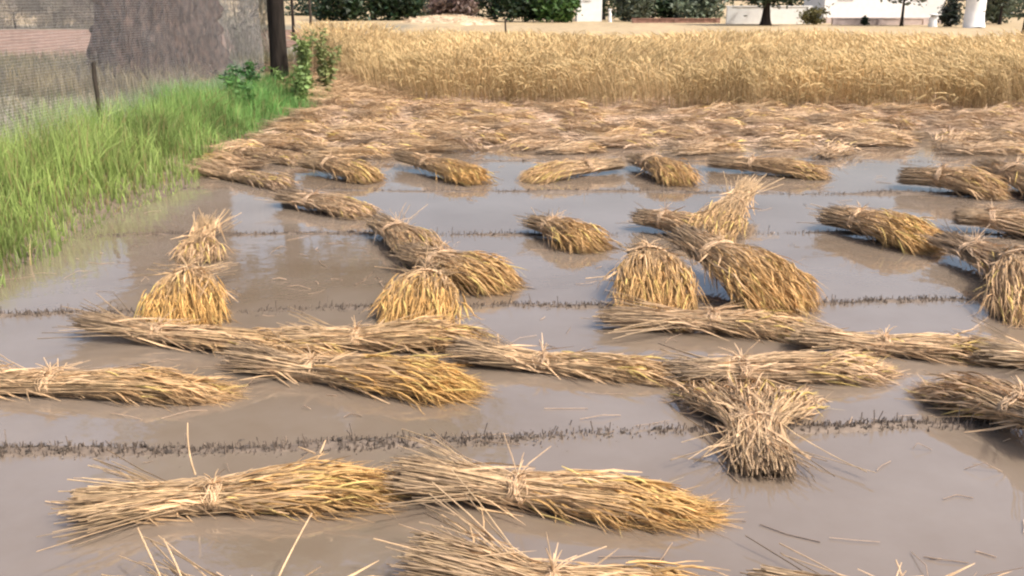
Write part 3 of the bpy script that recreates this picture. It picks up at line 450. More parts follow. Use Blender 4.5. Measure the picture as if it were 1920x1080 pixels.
FAR_TREES = [
    ('bush', 'dark green bush at the far left, just right of the slim trunk', -12.34, 72, 0.06, 1.2, 1.6, 1.9, 1.5, 1300, (0.028, 0.05, 0.022), 0.1),
    ('far_tree', 'dark leafy tree behind the far bushes, right of the slim trunk', -10.72, 77, 0.22, 2.2, 3.4, 2.4, 2.6, 1500, (0.028, 0.05, 0.022), 0.3),
    ('bush', 'second dark green bush from the slim trunk along the far edge', -8.52, 74, 0.06, 1.2, 1.5, 1.7, 1.4, 1300, (0.028, 0.05, 0.022), 0.1),
    ('bush', 'dry brown bush behind the pale straw heap', -4.24, 72, 0.05, 1.0, 1.1, 1.5, 1.1, 1100, (0.17, 0.12, 0.1), 0.05),
    ('far_tree', 'dark tree right of the pale straw heap', -1.42, 76, 0.2, 2.2, 3.2, 2.2, 2.7, 1500, (0.028, 0.05, 0.022), 0.2),
    ('bush', 'wide dark bush in the middle of the far edge', 0.99, 74, 0.06, 1.2, 1.6, 1.9, 1.5, 1400, (0.028, 0.05, 0.022), 0.1),
    ('bush', 'mid green bush left of the small white hut', 3.32, 73, 0.06, 1.0, 1.3, 1.3, 1.2, 1200, (0.06, 0.12, 0.03), 0.1),
    ('far_tree', 'dark tree behind the small white hut', 7.46, 82, 0.2, 2.4, 3.5, 2.3, 2.9, 1500, (0.028, 0.05, 0.022), 0.3),
    ('bush', 'grey-green bush right of the thin white pole', 9.56, 76, 0.05, 1.1, 1.4, 1.4, 1.3, 1100, (0.1, 0.12, 0.08), 0.1),
    ('bush', 'dark bush between the grey-green bushes on the far edge', 11.69, 78, 0.05, 1.2, 1.5, 1.4, 1.4, 1100, (0.028, 0.05, 0.022), 0.1),
    ('bush', 'pale grey-green bush left of the white boundary wall', 14.04, 76, 0.05, 1.1, 1.4, 1.6, 1.3, 1200, (0.12, 0.15, 0.1), 0.1),
    ('far_tree', 'tree with a bare dark trunk before the white boundary wall', 16.3, 64, 0.27, 1.55, 2.75, 2.9, 1.25, 2600, (0.028, 0.05, 0.022), None),
    ('bush', 'olive brown bush at the end of the white boundary wall', 19.99, 66, 0.04, 0.6, 0.55, 1.0, 0.5, 700, (0.13, 0.12, 0.05), 0.03),
    ('bush', 'tiny dark shrub before the long white building', 22.65, 64, 0.02, 0.3, 0.32, 0.22, 0.28, 150, (0.028, 0.05, 0.022), 0.02),
    ('bush', 'round dark bush between the two white pillars', 26.89, 61, 0.05, 0.7, 0.75, 0.62, 0.7, 900, (0.03, 0.04, 0.03), 0.03),
    ('far_tree', 'leafy tree overhanging the long white building', 24.46, 62.5, 0.1, 1.7, 2.9, 1.9, 1.2, 1300, (0.1, 0.12, 0.08), None),
    ('bush', 'grey-green bush right of the bright white pillar', 33.83, 70, 0.06, 1.0, 1.4, 1.3, 1.3, 1100, (0.1, 0.12, 0.08), 0.1),
    ('far_tree', 'thin trunked tree near the right edge of the far field', 32.33, 66, 0.09, 2.0, 3.2, 1.6, 1.7, 1000, (0.1, 0.12, 0.08), None),
    ('far_tree', 'dark trunk cut by the right edge of the picture', 19.68, 38, 0.17, 2.4, 3.6, 1.8, 1.7, 1600, (0.028, 0.05, 0.022), None),
    ('bush', 'grey dry hedge clump at the far left corner', -25.97, 52, 0.06, 1.0, 1.15, 2.0, 1.1, 1700, (0.17, 0.15, 0.12), 0.05),
    ('bush', 'grey dry hedge clump left of the old trunk', -24.33, 53, 0.06, 1.0, 1.1, 1.9, 1.1, 1600, (0.16, 0.15, 0.12), 0.05),
    ('bush', 'brownish hedge clump seen through the fence beside the old trunk', -21.64, 52, 0.06, 1.0, 1.2, 1.8, 1.2, 1500, (0.15, 0.13, 0.11), 0.05),
    ('bush', 'pale grey thicket between the old trunk and the slim trunk', -6.85, 25, 0.05, 1.0, 1.1, 0.95, 1.15, 800, (0.24, 0.23, 0.19), 0.05),
    ('far_tree', 'thin bare sapling at the field corner behind the slim trunk', -8.79, 40, 0.07, 2.4, 3.6, 1.0, 1.0, 500, (0.028, 0.05, 0.022), None),
    ('far_tree', 'rear dark tree filling the gap right of the slim trunk', -17.71, 96, 0.25, 2, 1.9, 3.4, 3.2, 1700, (0.03, 0.06, 0.04), 0.1),
    ('far_tree', 'rear dark tree behind the second dark green bush', -9.86, 97, 0.25, 2, 1.9, 3.4, 3.2, 1700, (0.03, 0.055, 0.03), 0.1),
    ('far_tree', 'rear tree behind the dry brown bush', -5.29, 99, 0.25, 2, 2.0, 3.2, 3.2, 1500, (0.05, 0.06, 0.04), 0.1),
    ('far_tree', 'rear dark tree behind the middle of the far edge', 2.59, 97, 0.25, 2, 1.9, 3.4, 3.2, 1700, (0.028, 0.05, 0.022), 0.1),
    ('far_tree', 'rear tree right of the small white hut', 11.53, 98, 0.25, 2, 1.9, 3.2, 3.2, 1600, (0.06, 0.08, 0.05), 0.1),
    ('far_tree', 'rear grey-green tree left of the white boundary wall', 18.16, 97, 0.25, 2, 1.9, 3.4, 3.2, 1600, (0.1, 0.12, 0.08), 0.1),
    ('far_tree', 'rear tree behind the white boundary wall', 26.7, 96, 0.25, 2, 2.0, 3.4, 3.2, 1600, (0.028, 0.05, 0.022), 0.1),
    ('far_tree', 'rear grey-green tree at the right end of the far edge', 47.25, 95, 0.25, 2, 1.9, 3.4, 3.2, 1600, (0.1, 0.12, 0.08), 0.1),
]
HOUSES = [
    ('small white hut among the dark far trees', 5.9, 76.0, 1.9, 2.0, 2.4, [(-0.45, 0.1, 1.65, 2.1)], None, 'white', False),
    ('long white building with pinkish base behind the field', 26.07, 70.0, 8.4, 5.0, 3.4, [(-3.2, -2.2, 1.75, 2.7), (2.0, 3.0, 1.75, 2.7)], None, 'white', True),
]
WALLS = [
    ('white boundary wall behind the bare trunked far tree', 14.65, 20.41, 68.0, 1.15, 'white'),
    ('low dusty pink wall before the long white building', 20.91, 27.11, 65.0, 0.42, 'pink_wall'),
    ('low brown mud wall below the grey-green far bushes', 8.56, 14.83, 71.0, 0.28, 'brick'),
]
POSTS = [
    ('white_pillar', 'short white pillar left of the round dark bush', 25.6, 60.5, 0.5, 0.72, 'white', 'pillar'),
    ('white_pillar', 'tall bright white pillar right of the round dark bush', 27.05, 58.5, 1.15, 2.4, 'white', 'pillar'),
    ('white_pole', 'thin white pole beside the small white hut', 7.25, 74.0, 0.24, 0.9, 'white', 'pole'),
    ('wooden_post', 'thin dark wooden post right of the slim trunk', -12.53, 62.0, 0.17, 2.2, 'wood', 'post', False),
    ('wooden_stake', 'short dark stake standing in the standing wheat', -0.17, 25.5, 0.05, 1.12, 'wood', 'stake', False),
]
HEAPS = [('wide pale straw heap at the far edge of the field', -4.25, 66.0, 3.4, 1.6, 0.62, 900, 5, (0.62, 0.5, 0.36))]
WEEDS = [('tall leafy weed right of the slim trunk', -3.3, 15.7, 1.05, 750, 1, (0.22, 0.29, 0.1)), ('leafy weed just left of the slim trunk', -4.05, 14.9, 0.62, 330, 2, (0.07, 0.17, 0.05)), ('yellow-green weed at the corner of the bank', -3.15, 16.3, 1.15, 700, 3, (0.26, 0.3, 0.12)), ('dark green leafy weed left of the trunk by the fence', -3.95, 13.9, 0.6, 330, 4, (0.06, 0.15, 0.05)), ('tall bright weed between the slim trunk and the crop corner', -3.28, 15.0, 0.6, 450, 6, (0.2, 0.3, 0.1)), ('low leafy weed on the bank below the slim trunk', -3.6, 13.2, 0.5, 300, 5, (0.1, 0.22, 0.06))]

# ------------------------------------------------------------------ the ground, ploughed plot and flood water
def ridge_y(i, x):
    y0, sl = RIDGES[i]
    return y0 + sl * x + 0.02 * np.sin(x * 2.1 + i * 2) + 0.012 * np.sin(x * 5.3 + i)

def bank_edge(y):
    return -3.12 + 0.10 * np.sin(y * 0.9) + 0.06 * np.sin(y * 2.3 + 1)

def ground_z(x, y):
    z = np.full(x.shape, -0.055)
    z += 0.012 * fbm(x * 1.5, y * 1.5, 3)
    for i in range(len(RIDGES)):
        d = (y - ridge_y(i, x) - 0.03 * fbm(x * 5, y * 3, 40 + i)) / 0.085
        amp = 0.063 + 0.015 * fbm(x * 3 + i * 9, y * 5, 11 + i, 4)
        z = np.maximum(z, -0.055 + amp * np.exp(-d * d))
    # the flooded plot ends in front of the standing crop
    t = np.clip((y - 12.5) / 2.5, 0, 1)
    z = z + t * t * (3 - 2 * t) * 0.085
    # the bank on the left
    e = bank_edge(y)
    t = np.clip((e + 0.35 - x) / 0.9, 0, 1)
    z = np.maximum(z, -0.055 + t * t * (3 - 2 * t) * (0.22 + 0.03 * fbm(x * 2, y * 2, 5)))
    return z

def axis(parts):
    out = []
    for a, b, st in parts:
        out.append(np.arange(a, b, st))
    return np.concatenate(out + [np.array([parts[-1][1]])])

xs = axis([(-1500, -200, 100), (-200, -40, 16), (-40, -8, 1.6), (-8, -4.2, 0.2), (-4.2, 5, 0.08), (5, 12, 0.25), (12, 40, 1.2), (40, 200, 16), (200, 1500, 100)])
ys = axis([(-300, -40, 40), (-40, -2, 3), (-2, 1.0, 0.3), (1.0, 9.2, 0.036), (9.2, 16, 0.08), (16, 40, 1.0), (40, 200, 8), (200, 2000, 100)])
gx, gy = np.meshgrid(xs, ys)
gz = ground_z(gx, gy)
nx, ny = len(xs), len(ys)
gi = np.arange(nx * ny).reshape(ny, nx)
GF = np.stack([gi[:-1, :-1], gi[:-1, 1:], gi[1:, 1:], gi[1:, :-1]], -1).reshape(-1, 4)
mud = np.array([0.135, 0.105, 0.082]); bank_c = np.array([0.16, 0.125, 0.075]); stub = np.array([0.38, 0.29, 0.17]); grey = np.array([0.19, 0.17, 0.12])
GC = np.tile(mud, (ny, nx, 1))
w = np.clip((gy - 12) / 3, 0, 1)[..., None]
GC = GC * (1 - w) + np.array([0.24, 0.17, 0.115]) * w
w = np.clip((gy - 26) / 2, 0, 1)[..., None]
GC = GC * (1 - w) + stub * w
w = np.clip((bank_edge(gy) + 0.1 - gx) / 0.5, 0, 1)[..., None] * np.clip((22 - gy) / 3, 0, 1)[..., None]
GC = GC * (1 - w) + bank_c * w
w = np.clip((-5.2 - gx) / 1.0, 0, 1)[..., None] * np.clip((60 - gy) / 4, 0, 1)[..., None]
GC = GC * (1 - w) + grey * w
GC = GC * (1 + 0.15 * fbm(gx * 0.8, gy * 0.8, 21))[..., None]
ground = link('ground', mesh_np('ground', np.stack([gx, gy, gz], -1).reshape(-1, 3), [GF], GC.reshape(-1, 3)), M['soil'])
tag(ground, kind='structure')

wb = Buf()
wx = axis([(-4.5, 40, 0.5)]); wy = axis([(-6, 15.5, 0.5)])
a, b_ = np.meshgrid(wx, wy)
wi = np.arange(a.size).reshape(a.shape)
WF = np.stack([wi[:-1, :-1], wi[:-1, 1:], wi[1:, 1:], wi[1:, :-1]], -1).reshape(-1, 4)
water = link('flood_water', mesh_np('flood_water', np.stack([a, b_, np.zeros_like(a)], -1).reshape(-1, 3), [WF]), M['water'])
tag(water, kind='structure')

# ploughed plot behind the big tree, with real furrows
px_ = np.arange(-30, -6.8, 0.5); py_ = np.arange(24, 49, 0.12)
a, b_ = np.meshgrid(px_, py_)
z = 0.185 + 0.02 * np.sin(b_ * 2 * np.pi / 0.75 + 0.4 * np.sin(a * 0.5)) + 0.02 * fbm(a * 3, b_ * 3, 2)
pi_ = np.arange(a.size).reshape(a.shape)
PF = np.stack([pi_[:-1, :-1], pi_[:-1, 1:], pi_[1:, 1:], pi_[1:, :-1]], -1).reshape(-1, 4)
tag(link('ploughed_field', mesh_np('ploughed_field', np.stack([a, b_, z], -1).reshape(-1, 3), [PF]), M['furrow']), kind='structure')

# ------------------------------------------------------------------ trees
def curve_pts(p0, p1, n, bend, rg):
    t = np.linspace(0, 1, n)[:, None]
    p0, p1 = np.array(p0, float), np.array(p1, float)
    mid = rg.normal(size=3) * bend * np.linalg.norm(p1 - p0)
    return p0 + (p1 - p0) * t + mid * (4 * t * (1 - t)) * 0.5

def trunk_mesh(name, r0, h, top, seed, flare=1.0, limbs=6, spread=2.0, crown_z=5.0, segs=14, rough=0.06, rings=14, lean=(0, 0), fissure=0.0):
    rg = np.random.default_rng(seed)
    b = Buf()
    an = np.linspace(0, 2 * np.pi, segs, endpoint=False)
    zz = np.linspace(-0.15, h, rings)
    but = 0
    for k in range(2, 7):
        but = but + np.cos(an * k + rg.uniform(0, 6.28)) * rg.uniform(0.4, 1) / k
    V = []
    for zv in zz:
        t = max(0, zv / h)
        fl = flare * math.exp(-max(zv, 0) / (0.55 * r0 + 0.25))
        r = (r0 + (top - r0) * t) * (1 + fl * 0.55)
        rr = r * (1 + but * (0.10 + 0.30 * fl)) * (1 + rough * fbm(an * 3, np.full_like(an, zv * 3), seed + 4))
        if fissure:
            rr = rr * (1 + fissure * (np.abs(fbm(an * 15, np.full_like(an, zv * 3.2), seed + 6, 4)) - 0.35) * 1.6)
        V.append(np.stack([rr * np.cos(an) + lean[0] * t, rr * np.sin(an) + lean[1] * t, np.full_like(an, zv)], -1))
    V = np.concatenate(V)
    idx = np.arange(len(V)).reshape(rings, segs)
    nxt = np.roll(idx, -1, 1)
    F = np.stack([idx[:-1], nxt[:-1], nxt[1:], idx[1:]], -1).reshape(-1, 4)
    b.add(V, [F], np.tile((0.1, 0.1, 0.1), (len(V), 1)))
    for i in range(limbs):
        a_ = i * 2 * np.pi / limbs + rg.uniform(-0.4, 0.4)
        s0 = h * rg.uniform(0.82, 0.98)
        e = (lean[0] + spread * math.cos(a_) * rg.uniform(0.6, 1), lean[1] + spread * math.sin(a_) * rg.uniform(0.6, 1), crown_z * rg.uniform(0.85, 1.15))
        P = curve_pts((lean[0] * s0 / h, lean[1] * s0 / h, s0), e, 8, 0.12, rg)
        W = np.linspace(top * 0.62, top * 0.12, 8)
        b.strands(P[None], W[None], np.full((1, 8, 3), 0.1), 7, seed + i)
        for q in range(3):
            st = P[rg.integers(3, 7)]
            d = rg.normal(size=3) * spread * 0.35; d[2] = abs(d[2])
            Q = curve_pts(st, st + d, 5, 0.1, rg)
            b.strands(Q[None], np.linspace(top * 0.2, top * 0.05, 5)[None], np.full((1, 5, 3), 0.1), 5, seed + i * 5 + q)
    return b.mesh(name)

def crown_mesh(name, c, rad, n, size, color, seed, clumps=40, hollow=0.45, low=None, tight=0.2, upright=False):
    rg = np.random.default_rng(seed)
    d = rg.normal(size=(clumps, 3)); d /= np.linalg.norm(d, axis=1, keepdims=True)
    rr = rg.uniform(hollow, 1.0, (clumps, 1)) ** 0.6
    cc = np.array(c) + d * rr * np.array(rad)
    cs = rg.uniform(0.6, 1.4, clumps)
    k = rg.integers(0, clumps, n)
    off = rg.normal(size=(n, 3)) * np.array(rad) * tight * cs[k][:, None]
    p = cc[k] + off
    if low is not None:
        p[:, 2] = np.maximum(p[:, 2], low + rg.uniform(0, 0.25, n))
    u = rg.normal(size=(n, 3)); u[:, 2] *= 4.0 if upright else 0.6; u /= np.linalg.norm(u, axis=1, keepdims=True)
    v = np.cross(u, rg.normal(size=(n, 3))); v /= np.linalg.norm(v, axis=1, keepdims=True)
    if upright: v *= 0.3; u *= 2.2
    sz = size * rg.uniform(0.55, 1.35, (n, 1))
    u *= sz; v *= sz * 0.45
    V4 = np.stack([p - u, p + v, p + u, p - v], 1)
    C = np.array(color) * (rg.uniform(0.65, 1.35, (n, 1))) * (0.75 + 0.5 * rg.random((clumps, 1))[k])
    C = C * np.array([1, 1, 1]) + rg.normal(size=(n, 3)) * 0.004
    b = Buf(); b.quads(V4, np.clip(C, 0.004, 1))
    return b.mesh(name, smooth=False)

def tree(name, label, loc, r0, h, top, crown_c, crown_r, n, leaf, color, seed, group=None, bark='bark', **kw):
    ck = {k: kw.pop(k) for k in ('clumps', 'hollow', 'low', 'tight', 'upright') if k in kw}
    t = empty(name, loc)
    tag(t, label, 'tree' if 'tree' in name else 'bush', group)
    link('trunk', trunk_mesh('trunk', r0, h, top, seed, **kw), M[bark], t)
    link('crown', crown_mesh('crown', crown_c, crown_r, n, leaf, color, seed + 50, **ck), M['leaf'], t)
    return t

tree('shade_tree', 'massive old tree with flared grey-brown trunk behind the mesh fence', (-6.05, 17.0, 0.12), 0.86, 3.4, 0.76,
     (2.4, -0.2, 5.6), (3.1, 3.2, 2.6), 15000, 0.17, (0.055, 0.085, 0.03), 3, flare=0.42, limbs=8, spread=2.8, crown_z=5.4, segs=150, rings=80, rough=0.05, fissure=0.20, clumps=70, tight=0.13)
tree('slender_tree', 'slim dark straight trunk at the corner of the grassy bank', (-3.76, 15.9, 0.12), 0.145, 6.2, 0.10,
     (0.1, 0, 7.2), (1.7, 1.7, 1.6), 2500, 0.12, (0.05, 0.085, 0.03), 8, bark='dark_bark', flare=0.25, limbs=6, spread=1.2, crown_z=6.9, segs=14, rings=30, lean=(0.02, 0), clumps=30)

# far trees and bushes behind the field
for i, (nm, lb, x, y, r0, h, cz, rx, rz, n, c, low) in enumerate(FAR_TREES):
    tree(nm, lb, (x, y, 0.0), r0, h, r0 * 0.7, (0, 0, cz), (rx, rx * 0.8, rz), int(n * (2.2 if y > 60 else 6)), ((0.20 if rx > 1.1 else 0.10) if y > 60 else 0.065), c, 100 + i * 3,
         group='trees and bushes along the far edge', bark='dark_bark', limbs=5, spread=rx * 0.7, crown_z=cz, segs=10, rings=8, low=low, clumps=26, hollow=0.3, tight=0.24, upright=(y < 60 and 'bush' in nm))

# ------------------------------------------------------------------ far buildings
def part_box(name, parent, mat, *bx):
    b = Buf()
    for q in bx:
        b.box(*q)
    return link(name, b.mesh(name, smooth=False), M[mat], parent)

def far_house(label, x, y, w_, d_, h_, wins, door, wallmat='white', plinth=True):
    t = empty('farm_building', (x, y, 0))
    tag(t, label, 'building')
    # front wall with real openings, built from strips
    ops = sorted([(a, b, zl, zh) for a, b, zl, zh in wins] + ([(door[0], door[1], 0.0, 2.05)] if door else []))
    boxes = []
    cur = -w_ / 2
    for a, b, zl, zh in ops:
        boxes.append((cur, a, 0, 0.25, 0, h_))
        if zl > 0: boxes.append((a, b, 0, 0.25, 0, zl))
        boxes.append((a, b, 0, 0.25, zh, h_))
        cur = b
    boxes.append((cur, w_ / 2, 0, 0.25, 0, h_))
    boxes += [(-w_ / 2, -w_ / 2 + 0.25, 0.252, d_ - 0.252, 0, h_), (w_ / 2 - 0.25, w_ / 2, 0.252, d_ - 0.252, 0, h_), (-w_ / 2, w_ / 2, d_ - 0.25, d_, 0, h_)]
    part_box('wall', t, wallmat, *boxes)
    rf = part_box('roof', t, 'roof', (-w_ / 2 - 0.25, w_ / 2 + 0.25, -0.3, d_ + 0.25, h_ + 0.003, h_ + 0.16))
    part_box('parapet', rf, wallmat, (-w_ / 2 - 0.15, w_ / 2 + 0.15, -0.2, -0.05, h_ + 0.165, h_ + 0.55))
    if plinth:
        segs = [(-w_ / 2 - 0.05, door[0] - 0.05), (door[1] + 0.05, w_ / 2 + 0.05)] if door else [(-w_ / 2 - 0.05, w_ / 2 + 0.05)]
        part_box('plinth', t, 'pink_wall', *[(a, b, -0.07, -0.003, 0, 0.42) for a, b in segs])
    for a, b, zl, zh in wins:
        f = part_box('window', t, 'dark', (a + 0.003, a + 0.07, 0.05, 0.13, zl + 0.003, zh - 0.003), (b - 0.07, b - 0.003, 0.05, 0.13, zl + 0.003, zh - 0.003),
                     (a + 0.073, b - 0.073, 0.05, 0.13, zl + 0.003, zl + 0.07), (a + 0.073, b - 0.073, 0.05, 0.13, zh - 0.07, zh - 0.003))
        part_box('pane', f, 'glass', (a + 0.073, b - 0.073, 0.085, 0.1, zl + 0.073, zh - 0.073))
        part_box('sill', f, wallmat, (a - 0.05, b + 0.05, -0.08, -0.003, zl - 0.08, zl - 0.01))
    if door:
        dd = part_box('door', t, 'dark', (door[0] + 0.01, door[1] - 0.01, 0.1, 0.16, 0.01, 2.04))
        part_box('handle', dd, 'wire', (door[1] - 0.16, door[1] - 0.12, 0.06, 0.097, 0.95, 1.12))
    return t

for h in HOUSES:
    far_house(*h)

def far_wall(label, x0, x1, y, z, mat, cop=0.08, cat='wall', name='boundary_wall'):
    t = empty(name, ((x0 + x1) / 2, y, 0)); tag(t, label, cat)
    hw = (x1 - x0) / 2
    part_box('panel', t, mat, (-hw, hw, 0, 0.2, 0, z))
    part_box('coping', t, mat, (-hw - 0.04, hw + 0.04, -0.04, 0.24, z + 0.002, z + cop))
    n = max(2, int((x1 - x0) / 2.5) + 1)
    for i in range(n):
        cx = -hw + 0.15 + (2 * hw - 0.3) * i / (n - 1)
        part_box('pier', t, mat, (cx - 0.14, cx + 0.14, -0.06, -0.002, 0, z - 0.01))
for wv in WALLS:
    far_wall(*wv)

def post(name, label, x, y, w_, h_, mat, cat='post', cap=True, lean=0.0):
    b = Buf()
    rg = np.random.default_rng(int(abs(x * 91)) + 3)
    zz = np.linspace(-0.1, h_, 7)
    P = np.stack([lean * zz + rg.normal(size=7) * w_ * 0.08, rg.normal(size=7) * w_ * 0.08, zz], -1)
    b.strands(P[None], np.linspace(w_ * 0.55, w_ * 0.45, 7)[None], np.full((1, 7, 3), 0.5), 8)
    t = empty(name, (x, y, ground_z(np.array([x]), np.array([y]))[0] if y < 20 else 0))
    tag(t, label, cat)
    link('shaft', b.mesh('shaft'), M[mat], t)
    if cap:
        c = Buf(); tp = P[-1]
        c.strands(np.array([[tp + (0, 0, 0.001), tp + (0, 0, 0.02), tp + (0, 0, 0.06), tp + (0, 0, 0.075)]]), np.array([[w_ * 0.62, w_ * 0.66, w_ * 0.4, 0.002]]), np.full((1, 4, 3), 0.5), 8)
        link('cap', c.mesh('cap'), M[mat], t)
    return t
for pv in POSTS:
    post(*pv)

# pale straw heap in the stubble field
def heap(label, x, y, rx, ry, h_, n, seed, c):
    rg = np.random.default_rng(seed)
    t = empty('straw_heap', (x, y, 0)); tag(t, label, 'straw heap')
    an = np.linspace(0, 2 * np.pi, 32, endpoint=False); rr = np.linspace(0.02, 1, 10)
    A, Q = np.meshgrid(an, rr)
    z = h_ * (1 - Q ** 2) ** 0.8 * (1 + 0.12 * fbm(np.cos(A) * Q * 4, np.sin(A) * Q * 4, seed)) - 0.05
    V = np.stack([Q * rx * np.cos(A), Q * ry * np.sin(A), z], -1).reshape(-1, 3)
    i_ = np.arange(320).reshape(10, 32); nx_ = np.roll(i_, -1, 1)
    F = np.stack([i_[:-1], i_[1:], nx_[1:], nx_[:-1]], -1).reshape(-1, 4)
    link('mound', mesh_np('mound', V, [F], np.tile(c, (320, 1)) * rg.uniform(0.8, 1.15, (320, 1))), M['straw'], t)
    a_ = rg.uniform(0, 6.28, n); q = np.sqrt(rg.random(n)) * 0.98
    p = np.stack([q * rx * np.cos(a_), q * ry * np.sin(a_), h_ * (1 - q ** 2) ** 0.8], -1)
    d = rg.normal(size=(n, 3)) * (0.2, 0.2, 0.06)
    P = np.stack([p - d, p + (0, 0, 0.04), p + d], 1)
    b = Buf(); b.strands(P, np.full((n, 3), 0.012), np.repeat((np.array(c) * rg.uniform(0.7, 1.25, (n, 1)))[:, None], 3, 1), 2, seed)
    tag(link('loose_straw', b.mesh('loose_straw'), M['straw'], t), kind='stuff')
for hv in HEAPS:
    heap(*hv)

# ------------------------------------------------------------------ mesh fence along the bank
FENCE = [(-4.32, 5.4), (-4.17, 9.75), (-3.98, 15.75)]
fence = empty('mesh_fence', (FENCE[0][0], FENCE[0][1], 0.15))
tag(fence, 'grey wire mesh fence running along the grassy bank to the slim trunk', 'fence')
FO = np.array([FENCE[0][0], FENCE[0][1], 0.15])
FH = 1.95
for i, (x, y) in enumerate(FENCE[:2]):
    b = Buf()
    rg = np.random.default_rng(i)
    zz = np.linspace(-0.2, (FH + 0.05, 0.86)[i], 8)
    P = np.stack([np.full(8, x) + rg.normal(size=8) * 0.006 + 0.02, np.full(8, y) + rg.normal(size=8) * 0.006, zz + 0.15], -1) - FO
    b.strands(P[None], np.linspace(0.024, 0.020, 8)[None], np.full((1, 8, 3), 0.2), 7)
    link('fence_post', b.mesh('fence_post'), M['wood'], fence)
b = Buf()
rg = np.random.default_rng(5)
pts = np.array(FENCE)
seg = np.linalg.norm(np.diff(pts, axis=0), axis=1); cum = np.concatenate([[0], np.cumsum(seg)])
Lf = cum[-1]
def fpos(s):
    return np.interp(s, cum, pts[:, 0]), np.interp(s, cum, pts[:, 1])
step = 0.026
s = np.arange(0, Lf, step)
zz = np.linspace(0.02, FH, 9)
X, Y = fpos(s)
wob = 0.012 * np.sin(s[:, None] * 3 + zz * 4)
P = np.stack([X[:, None] + wob, np.repeat(Y[:, None], 9, 1), np.repeat(zz[None] + 0.15, len(s), 0)], -1) - FO
b.strands(P, np.full((len(s), 9), 0.0008), np.full((len(s), 9, 3), 0.4), 3)
hz = np.arange(0.02, FH, step)
ss = np.linspace(0, Lf, 60)
X, Y = fpos(ss)
P = np.stack([np.repeat(X[None], len(hz), 0) + 0.012 * np.sin(ss[None] * 3 + hz[:, None] * 4), np.repeat(Y[None], len(hz), 0), np.repeat(hz[:, None] + 0.15, 60, 1)], -1) - FO
b.strands(P, np.full((len(hz), 60), 0.0008), np.full((len(hz), 60, 3), 0.4), 3)
tag(link('wire_mesh', b.mesh('wire_mesh'), M['wire'], fence), kind='stuff')

# ------------------------------------------------------------------ grass on the bank
def blades(n, x, y, hgt, wid, c0, c1, seed, S=4, lean=0.35, z=None):
    rg = np.random.default_rng(seed)
    z0 = ground_z(x, y) if z is None else np.full(n, z)
    a_ = rg.uniform(0, 6.28, n); ln = np.abs(rg.normal(size=n)) * lean * hgt
    t = np.linspace(0, 1, S)
    dx = np.cos(a_) * ln; dy = np.sin(a_) * ln
    P = np.stack([x[:, None] + dx[:, None] * t ** 2, y[:, None] + dy[:, None] * t ** 2, (z0 - 0.02)[:, None] + hgt[:, None] * (t - 0.22 * t ** 3 * (ln / (hgt + 1e-6))[:, None])], -1)
    W = wid[:, None] * (1 - t ** 2 * 0.92)[None]
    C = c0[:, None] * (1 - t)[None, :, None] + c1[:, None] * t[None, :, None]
    return P, W, C

def grass_patch(name, label, n, xr, yr, hfun, cbase, ctip, seed, wid=0.004, edge=True, cat='grass'):
    rg = np.random.default_rng(seed)
    x = rg.uniform(xr[0], xr[1], n); y = rg.uniform(yr[0], yr[1], n)
    dens = 0.55 + 0.45 * fbm(x * 3.1, y * 3.1, seed)
    keep = rg.random(n) < np.clip(dens + 0.25, 0.1, 1)
    if edge:
        keep &= x < bank_edge(y) + 0.12 * rg.normal(size=n) + 0.05
    x, y = x[keep], y[keep]; n = len(x)
    hgt = hfun(x, y) * rg.uniform(0.45, 1.2, n)
    v = rg.uniform(0.65, 1.35, (n, 1)) * (1 + 0.28 * fbm(x * 4, y * 4, seed + 1))[:, None]
    c0 = np.array(cbase(x, y)) * v; c1 = np.array(ctip(x, y)) * v
    dry = rg.random(n) < 0.12
    c1[dry] = np.array([0.38, 0.31, 0.15]); c0[dry] = np.array([0.28, 0.22, 0.1])
    b = Buf()
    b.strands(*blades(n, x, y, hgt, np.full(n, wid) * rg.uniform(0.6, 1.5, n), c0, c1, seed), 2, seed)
    o = link(name, b.mesh(name), M['grass'])
    tag(o, label, cat, kind='stuff')

def near_h(x, y):
    d = np.clip((bank_edge(y) - x) / 0.5, 0, 1)
    return np.maximum(0.14 + 0.29 * d + 0.09 * fbm(x * 5, y * 4, 4), 0.05) * (1 - 0.25 * np.clip((y - 12) / 3, 0, 1))
mixc = lambda a, b: (lambda x, y: np.array(a)[None] * (1 - np.clip((y - 8.5) / 5, 0, 1))[:, None] + np.array(b)[None] * np.clip((y - 8.5) / 5, 0, 1)[:, None])
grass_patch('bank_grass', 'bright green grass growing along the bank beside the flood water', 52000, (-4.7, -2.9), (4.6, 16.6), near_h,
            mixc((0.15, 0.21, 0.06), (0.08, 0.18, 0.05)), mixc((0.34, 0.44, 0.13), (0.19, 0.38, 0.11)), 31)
grass_patch('weedy_grass', 'dull grey-green weeds behind the mesh fence', 22000, (-14, -4.6), (7.0, 25.5), lambda x, y: 0.30 + 0.08 * fbm(x, y, 9),
            mixc((0.10, 0.11, 0.05), (0.11, 0.11, 0.06)), mixc((0.17, 0.20, 0.09), (0.20, 0.19, 0.11)), 37, wid=0.006, edge=False)
# dry hanging stems round the foot of the big tree
grass_patch('dry_weeds', 'dry pale weed stems round the foot of the old trunk', 2600, (-7.9, -5.0), (14.8, 16.4), lambda x, y: 0.55 + 0.1 * fbm(x, y, 9),
            mixc((0.20, 0.17, 0.10), (0.20, 0.17, 0.10)), mixc((0.34, 0.29, 0.18), (0.34, 0.29, 0.18)), 39, wid=0.006, edge=False)

